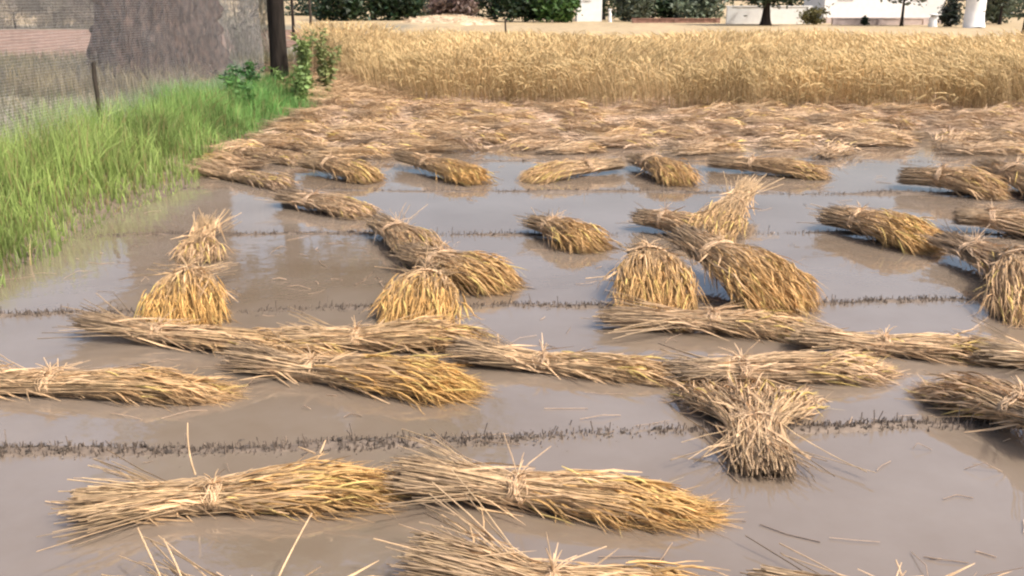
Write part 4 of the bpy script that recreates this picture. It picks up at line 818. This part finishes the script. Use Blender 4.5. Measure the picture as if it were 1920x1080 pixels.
# tall leafy weeds by the slim trunk
def weed(label, x, y, h_, n, seed, c):
    rg = np.random.default_rng(seed)
    z0 = float(ground_z(np.array([x]), np.array([y]))[0])
    t = empty('tall_weed', (x, y, z0)); tag(t, label, 'weed', 'tall weeds by the slim trunk')
    b = Buf(); k = 7
    P = np.stack([curve_pts((rg.normal() * 0.05, rg.normal() * 0.05, -0.02), (rg.normal() * 0.16, rg.normal() * 0.16, h_ * rg.uniform(0.7, 1)), 6, 0.06, rg) for _ in range(k)])
    b.strands(P, np.tile(np.linspace(0.007, 0.002, 6), (k, 1)), np.full((k, 6, 3), 1) * np.array([0.09, 0.11, 0.04]), 4, seed)
    link('stem', b.mesh('stem'), M['grass'], t)
    si = rg.integers(0, k, n); ti = rg.uniform(0.12, 1, n)
    idx = ti * 5; i0 = np.minimum(idx.astype(int), 4); fr = (idx - i0)[:, None]
    p = P[si, i0] * (1 - fr) + P[si, i0 + 1] * fr
    u = rg.normal(size=(n, 3)); u[:, 2] = u[:, 2] * 0.5 - 0.1; u /= np.linalg.norm(u, axis=1, keepdims=True)
    v = np.cross(u, rg.normal(size=(n, 3))); v /= np.linalg.norm(v, axis=1, keepdims=True)
    L_ = rg.uniform(0.05, 0.12, (n, 1))
    q = np.stack([p, p + u * L_ * 0.5 + v * L_ * 0.22, p + u * L_, p + u * L_ * 0.5 - v * L_ * 0.22], 1)
    f = Buf(); f.quads(q, np.array(c) * rg.uniform(0.6, 1.4, (n, 1)))
    tag(link('foliage', f.mesh('foliage', False), M['leaf'], t), kind='stuff')
for wv in WEEDS:
    weed(*wv)

# ------------------------------------------------------------------ the standing crop
def in_poly(x, y, poly):
    c = np.zeros(len(x), bool); n = len(poly)
    for i in range(n):
        x1, y1 = poly[i]; x2, y2 = poly[(i + 1) % n]
        cond = ((y1 > y) != (y2 > y)) & (x < (x2 - x1) * (y - y1) / (y2 - y1 + 1e-12) + x1)
        c ^= cond
    return c
CROP = [(-4.0, 18.9), (-3.0, 18.2), (-1.75, 15.4), (0.6, 14.7), (4, 14.5), (9, 14.3), (17, 14.0), (19, 27.0), (-5.85, 28.5)]
def standing_crop():
    rg = np.random.default_rng(77)
    n0 = 95000
    y = 13.8 + (28.5 - 13.8) * rg.random(n0) ** 1.5
    x = rg.uniform(-9.5, 19, n0)
    k = in_poly(x + 0.12 * fbm(x * 3, y * 0 + 1, 8), y + 0.12 * fbm(x * 2.3, y * 0, 9), CROP) & (np.abs(x) < 1.5 + y * 0.62)
    k &= rg.random(n0) < 0.62 + 0.38 * np.clip(1.2 * fbm(x * 2.6, y * 2.6, 14), -1, 1)
    x, y = x[k], y[k]; n = len(x)
    hgt = (0.68 + 0.05 * fbm(x * 1.1, y * 1.1, 15) + 0.03 * fbm(x * 4, y * 4, 16)) * rg.uniform(0.82, 1.08, n)
    # swept stems: the crop leans in patches
    lx = 0.22 * fbm(x * 0.7, y * 0.6, 17) - 0.42 * np.clip(0.35 + fbm(x * 0.4 + 1, y * 0.35, 23), 0, 1.1) * np.clip((x + 1) / 3, 0.1, 1) + rg.normal(size=n) * 0.13
    front = np.interp(x, [-3, -1.75, 0.6, 4, 9, 17], [18.2, 15.4, 14.7, 14.5, 14.3, 14.0])
    fr = np.exp(-np.clip(y - front, 0, 9) / 0.7)
    ly = -0.08 + 0.16 * fbm(x * 0.9, y * 0.7, 18) + rg.normal(size=n) * 0.13 - fr * (0.30 + 0.45 * fbm(x * 1.3, y * 0, 51))
    hgt = hgt * (1 - fr * rg.uniform(0, 0.45, n)) * (1 + 0.10 * fbm(x * 0.9, y * 0.9, 52))
    S = 5
    t = np.linspace(0, 1, S)
    z0 = ground_z(x, y)
    P = np.stack([x[:, None] + (lx * hgt)[:, None] * t ** 1.8, y[:, None] + (ly * hgt)[:, None] * t ** 1.8,
                  z0[:, None] + hgt[:, None] * t * np.maximum(1 - 0.45 * (lx ** 2 + ly ** 2), 0.3)[:, None]], -1)
    v = rg.uniform(0.75, 1.25, (n, 1)) * (1 + 0.14 * fbm(x * 1.7, y * 1.7, 19))[:, None]
    stem = np.array([0.66, 0.50, 0.28]) * v
    low_ = np.array([0.60, 0.45, 0.26]) * v
    C = low_[:, None] * (1 - t)[None, :, None] + stem[:, None] * t[None, :, None]
    b = Buf()
    W = np.full((n, S), 0.0042) * rg.uniform(0.7, 1.3, (n, 1))
    near = y < 16.0
    b.strands(P[near], W[near], C[near], 3, 1)
    b.strands(P[~near], W[~near] * 1.2, C[~near], 2, 2)
    o = empty('wheat_crop', (0, 0, 0))
    tag(o, 'tall golden standing wheat crop behind the cut bundles', 'crop', kind='stuff')
    tag(link('stems', b.mesh('stems'), M['crop'], o), kind='stuff')
    # ears
    e = Buf()
    T = P[:, -1] - P[:, -2]; T /= np.linalg.norm(T, axis=1, keepdims=True)
    L_ = rg.uniform(0.07, 0.11, n)[:, None]
    nod = np.stack([rg.normal(size=n) * 0.4 + lx * 2, rg.normal(size=n) * 0.4, -np.abs(rg.normal(size=n)) * 0.5], -1)
    e0 = P[:, -1]; e1 = e0 + (T + nod * 0.25) * L_ * 0.5; e2 = e1 + (T + nod * 0.8) * L_ * 0.5; e3 = e2 + (T + nod * 1.2) * L_ * 0.7
    EP = np.stack([e0, e1, e2, e3], 1)
    EW = np.tile(np.array([0.003, 0.0075, 0.006, 0.001]), (n, 1))
    ec = np.array([0.66, 0.495, 0.26]) * v * rg.uniform(0.85, 1.15, (n, 1))
    fe = y < 18.5
    e.strands(EP[fe], EW[fe], np.repeat(ec[fe][:, None], 4, 1), 3, 3)
    e.strands(EP[~fe], EW[~fe] * 1.25, np.repeat(ec[~fe][:, None], 4, 1), 2, 5)
    tag(link('grain_heads', e.mesh('grain_heads'), M['crop'], o), kind='stuff')
    # dry leaf blades
    m_ = rg.random(n) < 0.55
    pi = P[m_][np.arange(m_.sum()), rg.integers(1, 4, m_.sum())]
    nl = len(pi); a_ = rg.uniform(0, 6.28, nl); ll = rg.uniform(0.12, 0.25, nl)
    d = np.stack([np.cos(a_), np.sin(a_), np.full(nl, 0.5)], -1) * ll[:, None]
    LP = np.stack([pi, pi + d * 0.5, pi + d * (1, 1, 0.2), pi + d * (1.15, 1.15, -0.7)], 1)
    LC = np.repeat((np.array([0.47, 0.35, 0.18]) * rg.uniform(0.7, 1.25, (nl, 1)))[:, None], 4, 1)
    lb = Buf(); lb.strands(LP, np.tile(np.array([0.005, 0.006, 0.005, 0.001]), (nl, 1)), LC, 2, 4)
    tag(link('dry_leaves', lb.mesh('dry_leaves'), M['crop'], o), kind='stuff')
standing_crop()

# ------------------------------------------------------------------ cut sheaves
STRAW = np.array([0.56, 0.385, 0.225]); EARC = np.array([0.56, 0.335, 0.118]); WET_SHADE = np.array([0.115, 0.088, 0.066]); PINK = np.array([0.52, 0.37, 0.255])
def smooth(t):
    return t * t * (3 - 2 * t)
def sheaf(label, butt, head, rb=0.11, rt=0.075, rh=0.14, tie=0.38, zb=0.0, zt=0.0, zh=0.0, n=300, gold=1.0, wet=0.4, fan=1.0,
          droop=0.3, flat=0.54, seed=1, pink=0.2, band=True, group=None, straws=(), earden=1.0, messy=1.0, k=3):
    rb, rt, rh = rb * 0.86, rt * 0.88, rh * 0.88
    near = min(butt[1], head[1]) < 5.2
    n = int(n * (1.3 if near else 1.1))
    rg = np.random.default_rng(seed)
    flat *= 0.9
    B = np.array(butt, float); H = np.array(head, float)
    ax = H - B; Ln = np.linalg.norm(ax); ax = ax / Ln
    side = np.array([-ax[1], ax[0]])
    t = empty('wheat_sheaf', (B[0] + ax[0] * Ln * 0.45, B[1] + ax[1] * Ln * 0.45, 0.0))
    tag(t, label, 'sheaf', group)
    O = np.array([t.location[0], t.location[1], 0.0])
    S = 7 if near else 5
    def centre(s_):
        z = np.interp(s_, [0, tie, 1.0], [zb, zt, zh])
        return np.stack([B[0] + ax[0] * Ln * s_, B[1] + ax[1] * Ln * s_, z], -1)
    def rad(s_):
        a = smooth(np.clip(s_ / tie, 0, 1)); q = np.clip((s_ - tie) / (1 - tie), 0, 1.2)
        hump = np.interp(q, [0, 0.25, 0.6, 1.0, 1.2], [rt, rt + (rh - rt) * 0.55, rh, rh * 0.86 * fan, rh * 0.8 * fan])
        return np.where(s_ < tie, rb + (rt - rb) * a, hump)
    rho = np.sqrt(rg.random(n)); ph = rg.uniform(0, 2 * np.pi, n)
    ph2 = ph + rg.normal(size=n) * 0.55; rho2 = np.clip(rho + rg.normal(size=n) * 0.18, 0, 1.12)
    s0 = rg.normal(size=n) * 0.03 * messy + rg.choice([0, 0.0, 0.10], n) * rg.random(n)
    s1 = 0.90 - np.abs(rg.normal(size=n)) * 0.15
    tt = np.linspace(0, 1, S)
    s = s0[:, None] + (s1 - s0)[:, None] * tt[None]
    mixs = smooth(np.clip((s - tie + 0.12) / 0.35, 0, 1))
    u = (rho * np.cos(ph))[:, None] * (1 - mixs) + (rho2 * np.cos(ph2))[:, None] * mixs
    v = (rho * np.sin(ph))[:, None] * (1 - mixs) + (rho2 * np.sin(ph2))[:, None] * mixs
    Rr = rad(s)
    wob = 0.010 * messy * np.sin(s * rg.uniform(3, 9, (n, 1)) + rg.uniform(0, 6.28, (n, 1)))
    wob2 = 0.008 * messy * np.sin(s * rg.uniform(3, 9, (n, 1)) + rg.uniform(0, 6.28, (n, 1)))
    c = centre(s)
    q = np.clip((s - tie) / (1 - tie), 0, 1.3)
    up = flat * Rr * (1 + v) * (1 - droop * q ** 2) + c[..., 2] * 1.0 + wob2
    # loose splay at the cut end
    stray = (rg.random(n) < 0.10 * messy)[:, None] * np.clip(1 - s / (tie * 0.9), 0, 1) ** 1.3
    lat = u * Rr + wob + stray * rg.normal(size=(n, 1)) * 0.13
    up = up + stray * np.abs(rg.normal(size=(n, 1))) * 0.035
    P = np.stack([c[..., 0] + side[0] * lat, c[..., 1] + side[1] * lat, up], -1)
    P[..., 2] = np.maximum(P[..., 2], 0.002 + 0.012 * rg.random((n, 1)))
    val = rg.uniform(0.45, 1.3, (n, 1, 1)) ** 0.9
    base = STRAW * (1 - pink) + PINK * pink
    hs = rg.random((n, 1, 1))
    cst = base * (1 - 0.25 * hs) + np.array([0.50, 0.38, 0.17]) * 0.25 * hs
    goldf = smooth(np.clip((s - tie) / 0.5, 0, 1))[..., None] * 0.55 * gold
    C = cst * (1 - goldf) + EARC * 1.05 * goldf
    wf = (np.clip(1 - (s - s0[:, None]) / 0.30, 0, 1)[..., None] * rg.uniform(0.3, 1, (n, 1, 1)) * min(1.0, wet * 1.2))
    low_wet_shade = np.clip(1 - P[..., 2:3] / 0.05, 0, 1) * 0.65                 # soaked low in the flood, with underside shade put into the colour
    wf = np.clip(wf + low_wet_shade, 0, 0.95)
    C = (C * val) * (1 - wf) + WET_SHADE * wf
    W = np.full((n, S), 0.0019) * rg.uniform(0.75, 1.35, (n, 1))
    b = Buf(); b.strands(P - O, W, C, k, seed)
    # dry leaves among the stalks
    nl = int(n * 0.7)
    pick = rg.integers(0, n, nl); j0 = rg.integers(1, S - 2, nl)
    pa = P[pick, j0]; dr = P[pick, j0 + 1] - P[pick, j0]
    dr /= np.linalg.norm(dr, axis=1, keepdims=True) + 1e-9
    off = rg.normal(size=(nl, 3)) * (0.3, 0.3, 0.22)
    ll = rg.uniform(0.10, 0.26, (nl, 1))
    p1 = pa + (dr + off * 0.6) * ll * 0.5; p2 = p1 + (dr + off * 0.9 - (0, 0, 0.25)) * ll * 0.5
    LP = np.stack([pa, p1, p2], 1); LP[..., 2] = np.maximum(LP[..., 2], 0.004)
    LC = np.repeat((base * rg.uniform(0.7, 1.25, (nl, 1)))[:, None], 3, 1) * np.array([1.0, 0.97, 0.9])
    b.strands(LP - O, np.tile(np.array([0.0030, 0.0046, 0.0010]), (nl, 1)), LC, 2, seed + 1)
    tag(link('stalks', b.mesh('stalks'), M['straw'], t), kind='stuff')
    # ears, nodding over at the head end; some sit back along the stalks
    e = Buf()
    ne = int(n * 1.25 * earden)
    pk = rg.integers(0, n, ne)
    back = rg.random(ne) < 0.35
    jj = np.where(back, rg.integers(S - 3 + (S == 5), S, ne), S - 1)
    st = P[pk, jj] + rg.normal(size=(ne, 3)) * (0.012, 0.012, 0.006)
    d0 = P[pk, S - 1] - P[pk, S - 2]; d0 /= np.linalg.norm(d0, axis=1, keepdims=True) + 1e-9
    d0 = d0 + rg.normal(size=(ne, 3)) * (0.22, 0.22, 0.16)
    el = rg.uniform(0.07, 0.105, (ne, 1))
    g = np.array([0, 0, -1.0]) * rg.uniform(0.15, 0.9, (ne, 1)) * (0.4 + droop)
    q1 = st + d0 * el * 0.35; q2 = q1 + (d0 + g * 0.5) * el * 0.35; q3 = q2 + (d0 + g) * el * 0.35; q4 = q3 + (d0 + g * 1.3) * el * 0.5
    EP = np.stack([st, q1, q2, q3, q4], 1)
    EP[..., 2] = np.maximum(EP[..., 2], 0.004 + 0.008 * rg.random((ne, 1)))
    EW = np.tile(np.array([0.0020, 0.0043, 0.0046, 0.0033, 0.0004]), (ne, 1)) * rg.uniform(0.8, 1.2, (ne, 1))
    ec = (EARC * gold + PINK * (1 - gold)) * rg.uniform(0.55, 1.3, (ne, 1))
    gr = (rg.random((ne, 1)) < 0.12)
    ec = np.where(gr, np.array([0.62, 0.46, 0.16]), ec)
    EC = np.repeat(ec[:, None], 5, 1)
    wz = np.clip(1 - EP[..., 2:3] / 0.045, 0, 1) * 0.55  # low ears take the wet tone, underside shade coloured in
    EC = EC * (1 - wz) + WET_SHADE * wz
    e.strands(EP - O, EW * (1.0 if k == 3 else 1.3), EC, k, seed + 2)
    # awns
    na = ne
    for rpt in range(2 if near else 1 if k == 3 else 0):
        a0 = EP[:, 2 + rpt]; ad = EP[:, 4] - EP[:, 2]; ad /= np.linalg.norm(ad, axis=1, keepdims=True) + 1e-9
        ad = ad + rg.normal(size=(na, 3)) * 0.28
        AP = np.stack([a0, a0 + ad * 0.045, a0 + ad * 0.085 - (0, 0, 0.006)], 1)
        AP[..., 2] = np.maximum(AP[..., 2], 0.003)
        e.strands(AP - O, np.tile(np.array([0.0011, 0.0009, 0.0003]), (na, 1)), np.repeat(ec[:, None], 3, 1) * 1.15, 2, seed + 3 + rpt)
    tag(link('grain_heads', e.mesh('grain_heads'), M['ear'], t), kind='stuff')
    # twisted straw band with a knot and loose ends
    if band:
        tb = Buf(); m_ = 16; K = 15
        th = np.linspace(0, 2 * np.pi, K)
        Rt = float(rad(np.array([tie]))[0]) * 1.07
        for i in range(m_):
            so = tie + rg.normal() * 0.013
            tw = 0.008 * np.sin(th * 3 + i * 2.1)
            cc = centre(np.array([so]))[0]
            zc = cc[2] + flat * Rt
            P_ = np.stack([cc[0] + side[0] * np.cos(th) * (Rt + tw * 0.6) + ax[0] * tw * 1.4, cc[1] + side[1] * np.cos(th) * (Rt + tw * 0.6) + ax[1] * tw * 1.4,
                           np.maximum(zc + np.sin(th) * (flat * Rt + 0.006 + tw * 0.6), 0.003)], -1)
            tb.strands((P_ - O)[None], np.full((1, K), 0.0024), np.tile(base * rg.uniform(0.8, 1.25), (1, K, 1)), 3, seed + i)
        kn = centre(np.array([tie]))[0]; kn = np.array([kn[0], kn[1], kn[2] + flat * Rt * 2 + 0.004])
        for i in range(12):
            d = rg.normal(size=3) * (0.05, 0.05, 0.03); d[2] = abs(d[2])
            P_ = np.stack([kn - d * 0.2, kn + d * 0.5 + (0, 0, 0.012), kn + d * rg.uniform(0.8, 1.5)])
            tb.strands((P_ - O)[None], np.array([[0.0026, 0.0024, 0.0015]]), np.tile(base * rg.uniform(0.8, 1.3), (1, 3, 1)), 3, seed + 40 + i)
        link('tie_band', tb.mesh('tie_band'), M['straw'], t)
    for i, (a, c_) in enumerate(straws):       # single conspicuous straws sticking out
        sb = Buf(); a = np.array(a); c_ = np.array(c_)
        P_ = curve_pts(a, c_, 6, 0.03, rg)
        sb.strands((P_ - O)[None], np.linspace(0.0035, 0.0022, 6)[None], np.tile(STRAW * 1.1, (1, 6, 1)), 4, seed + 60 + i)
        link('straw', sb.mesh('straw'), M['straw'], t)
    return t

for i, (label, butt, head, kw) in enumerate(SHEAVES):
    kw = dict(kw); kw.setdefault('seed', 500 + i * 13)
    sheaf(label, butt, head, **kw)

# dense swath of flattened bundles in front of the crop
for i, (x, y, a_, L_, kw) in enumerate(SWATH):
    sheaf('flattened straw bundle in the dense swath before the standing crop', (x - math.cos(a_) * L_ / 2, y - math.sin(a_) * L_ / 2),
          (x + math.cos(a_) * L_ / 2, y + math.sin(a_) * L_ / 2), group='bundles in the dense swath', seed=3000 + i * 7, n=105, band=False, k=2, earden=0.7, messy=2.4, **kw)

# ------------------------------------------------------------------ loose straw and stubble
def litter(name, label, n, xr, yr, z, c, seed, dens=None, length=(0.15, 0.5), w=0.0028):
    rg = np.random.default_rng(seed)
    x = rg.uniform(*xr, n); y = rg.uniform(*yr, n)
    if dens is not None:
        k = rg.random(n) < dens(x, y); x, y = x[k], y[k]; n = len(x)
    a_ = rg.normal(size=n) * 0.55 + np.where(rg.random(n) < 0.3, 1.2, 0)
    L_ = rg.uniform(*length, n)
    zz = np.maximum(ground_z(x, y), 0.0) + 0.004 + np.abs(rg.normal(size=n)) * z
    d = np.stack([np.cos(a_) * L_ / 2, np.sin(a_) * L_ / 2, rg.normal(size=n) * z * 0.4], -1)
    p = np.stack([x, y, zz], -1)
    P = np.stack([p - d, p + rg.normal(size=(n, 3)) * 0.012, p + d], 1)
    P[..., 2] = np.maximum(P[..., 2], 0.003)
    C = np.repeat((np.array(c) * rg.uniform(0.55, 1.35, (n, 1)))[:, None], 3, 1)
    b = Buf(); b.strands(P, np.full((n, 3), w) * rg.uniform(0.7, 1.3, (n, 1)), C, 3 if n < 2000 else 2, seed)
    tag(link(name, b.mesh(name), M['straw']), label, 'straw', kind='stuff')
litter('straw_litter', 'tangled loose straw covering the ground before the standing crop', 15000, (-3.1, 12.5), (10.2, 16.2), 0.03, PINK * 1.15, 61,
       dens=lambda x, y: np.clip((y - 10.4) / 2.2 + 0.35 * fbm(x * 1.2, y * 1.6, 6), 0, 1))
litter('cut_straw', 'golden flattened straw left of the standing crop', 7000, (-5, -1.6), (15.2, 20.2), 0.10, STRAW * 0.95, 63)
litter('floating_straw', 'single straws floating on the muddy flood water', 900, (-3.0, 4.5), (2.2, 10.5), 0.001, PINK * 0.8, 65, length=(0.02, 0.2), w=0.0016,
       dens=lambda x, y: np.clip(0.5 + fbm(x * 1.5, y * 1.5, 12), 0, 1))

def stubble_row(i, x0, x1, n, c):
    rg = np.random.default_rng(900 + i)
    x = rg.uniform(x0, x1, n)
    k = rg.random(n) < np.clip(0.45 + 1.0 * fbm(x * 2.1 + i * 5, x * 0, 33), 0.05, 1)
    x = x[k]; n = len(x)
    y = ridge_y(i, x) + rg.normal(size=n) * 0.04
    hgt = rg.uniform(0.003, 0.024, n)
    tall = rg.random(n) < 0.04; hgt[tall] *= 2.6
    z0 = np.maximum(ground_z(x, y), -0.02)
    d = rg.normal(size=(n, 2)) * 0.25 * hgt[:, None]
    p0 = np.stack([x, y, z0 - 0.01], -1); p1 = np.stack([x + d[:, 0], y + d[:, 1], z0 + hgt], -1)
    b = Buf()
    b.strands(np.stack([p0, (p0 + p1) / 2, p1], 1), np.full((n, 3), 0.0024), np.repeat((np.array(c) * rg.uniform(0.6, 1.5, (n, 1)))[:, None], 3, 1), 3, i)
    # crumbs of mud
    m_ = n // 2
    xx = rg.uniform(x0, x1, m_); yy = ridge_y(i, xx) + rg.normal(size=m_) * 0.045
    zz = np.maximum(ground_z(xx, yy), -0.004)
    r = rg.uniform(0.002, 0.009, m_) * rg.uniform(0.5, 1.5, m_)
    P = np.stack([np.stack([xx - r, yy, zz], -1), np.stack([xx - r * 0.6, yy, zz], -1), np.stack([xx + r * 0.8, yy + r, zz], -1), np.stack([xx + r, yy, zz], -1)], 1)
    b.strands(P, np.stack([r * 0.1, r * 0.8, r * 0.7, r * 0.1], 1), np.repeat((np.array([0.085, 0.068, 0.055]) * rg.uniform(0.7, 1.3, (m_, 1)))[:, None], 4, 1), 3, i + 1)
    lb = ['dark stubble row nearest the camera, on a low mud ridge', 'dark stubble row second from the camera, between the sheaves', 'thin dark stubble row third from the camera, across the grey water',
          'faint stubble row fourth from the camera, beyond the small sheaves', 'faint stubble row fifth from the camera, near the swath'][i]
    tag(link('stubble_row', b.mesh('stubble_row'), M['straw']), lb, 'stubble', kind='stuff')
for i in range(len(RIDGES)):
    stubble_row(i, -3.0, 5.5, [3600, 2800, 1800, 1200, 700][i], (0.16, 0.125, 0.10))
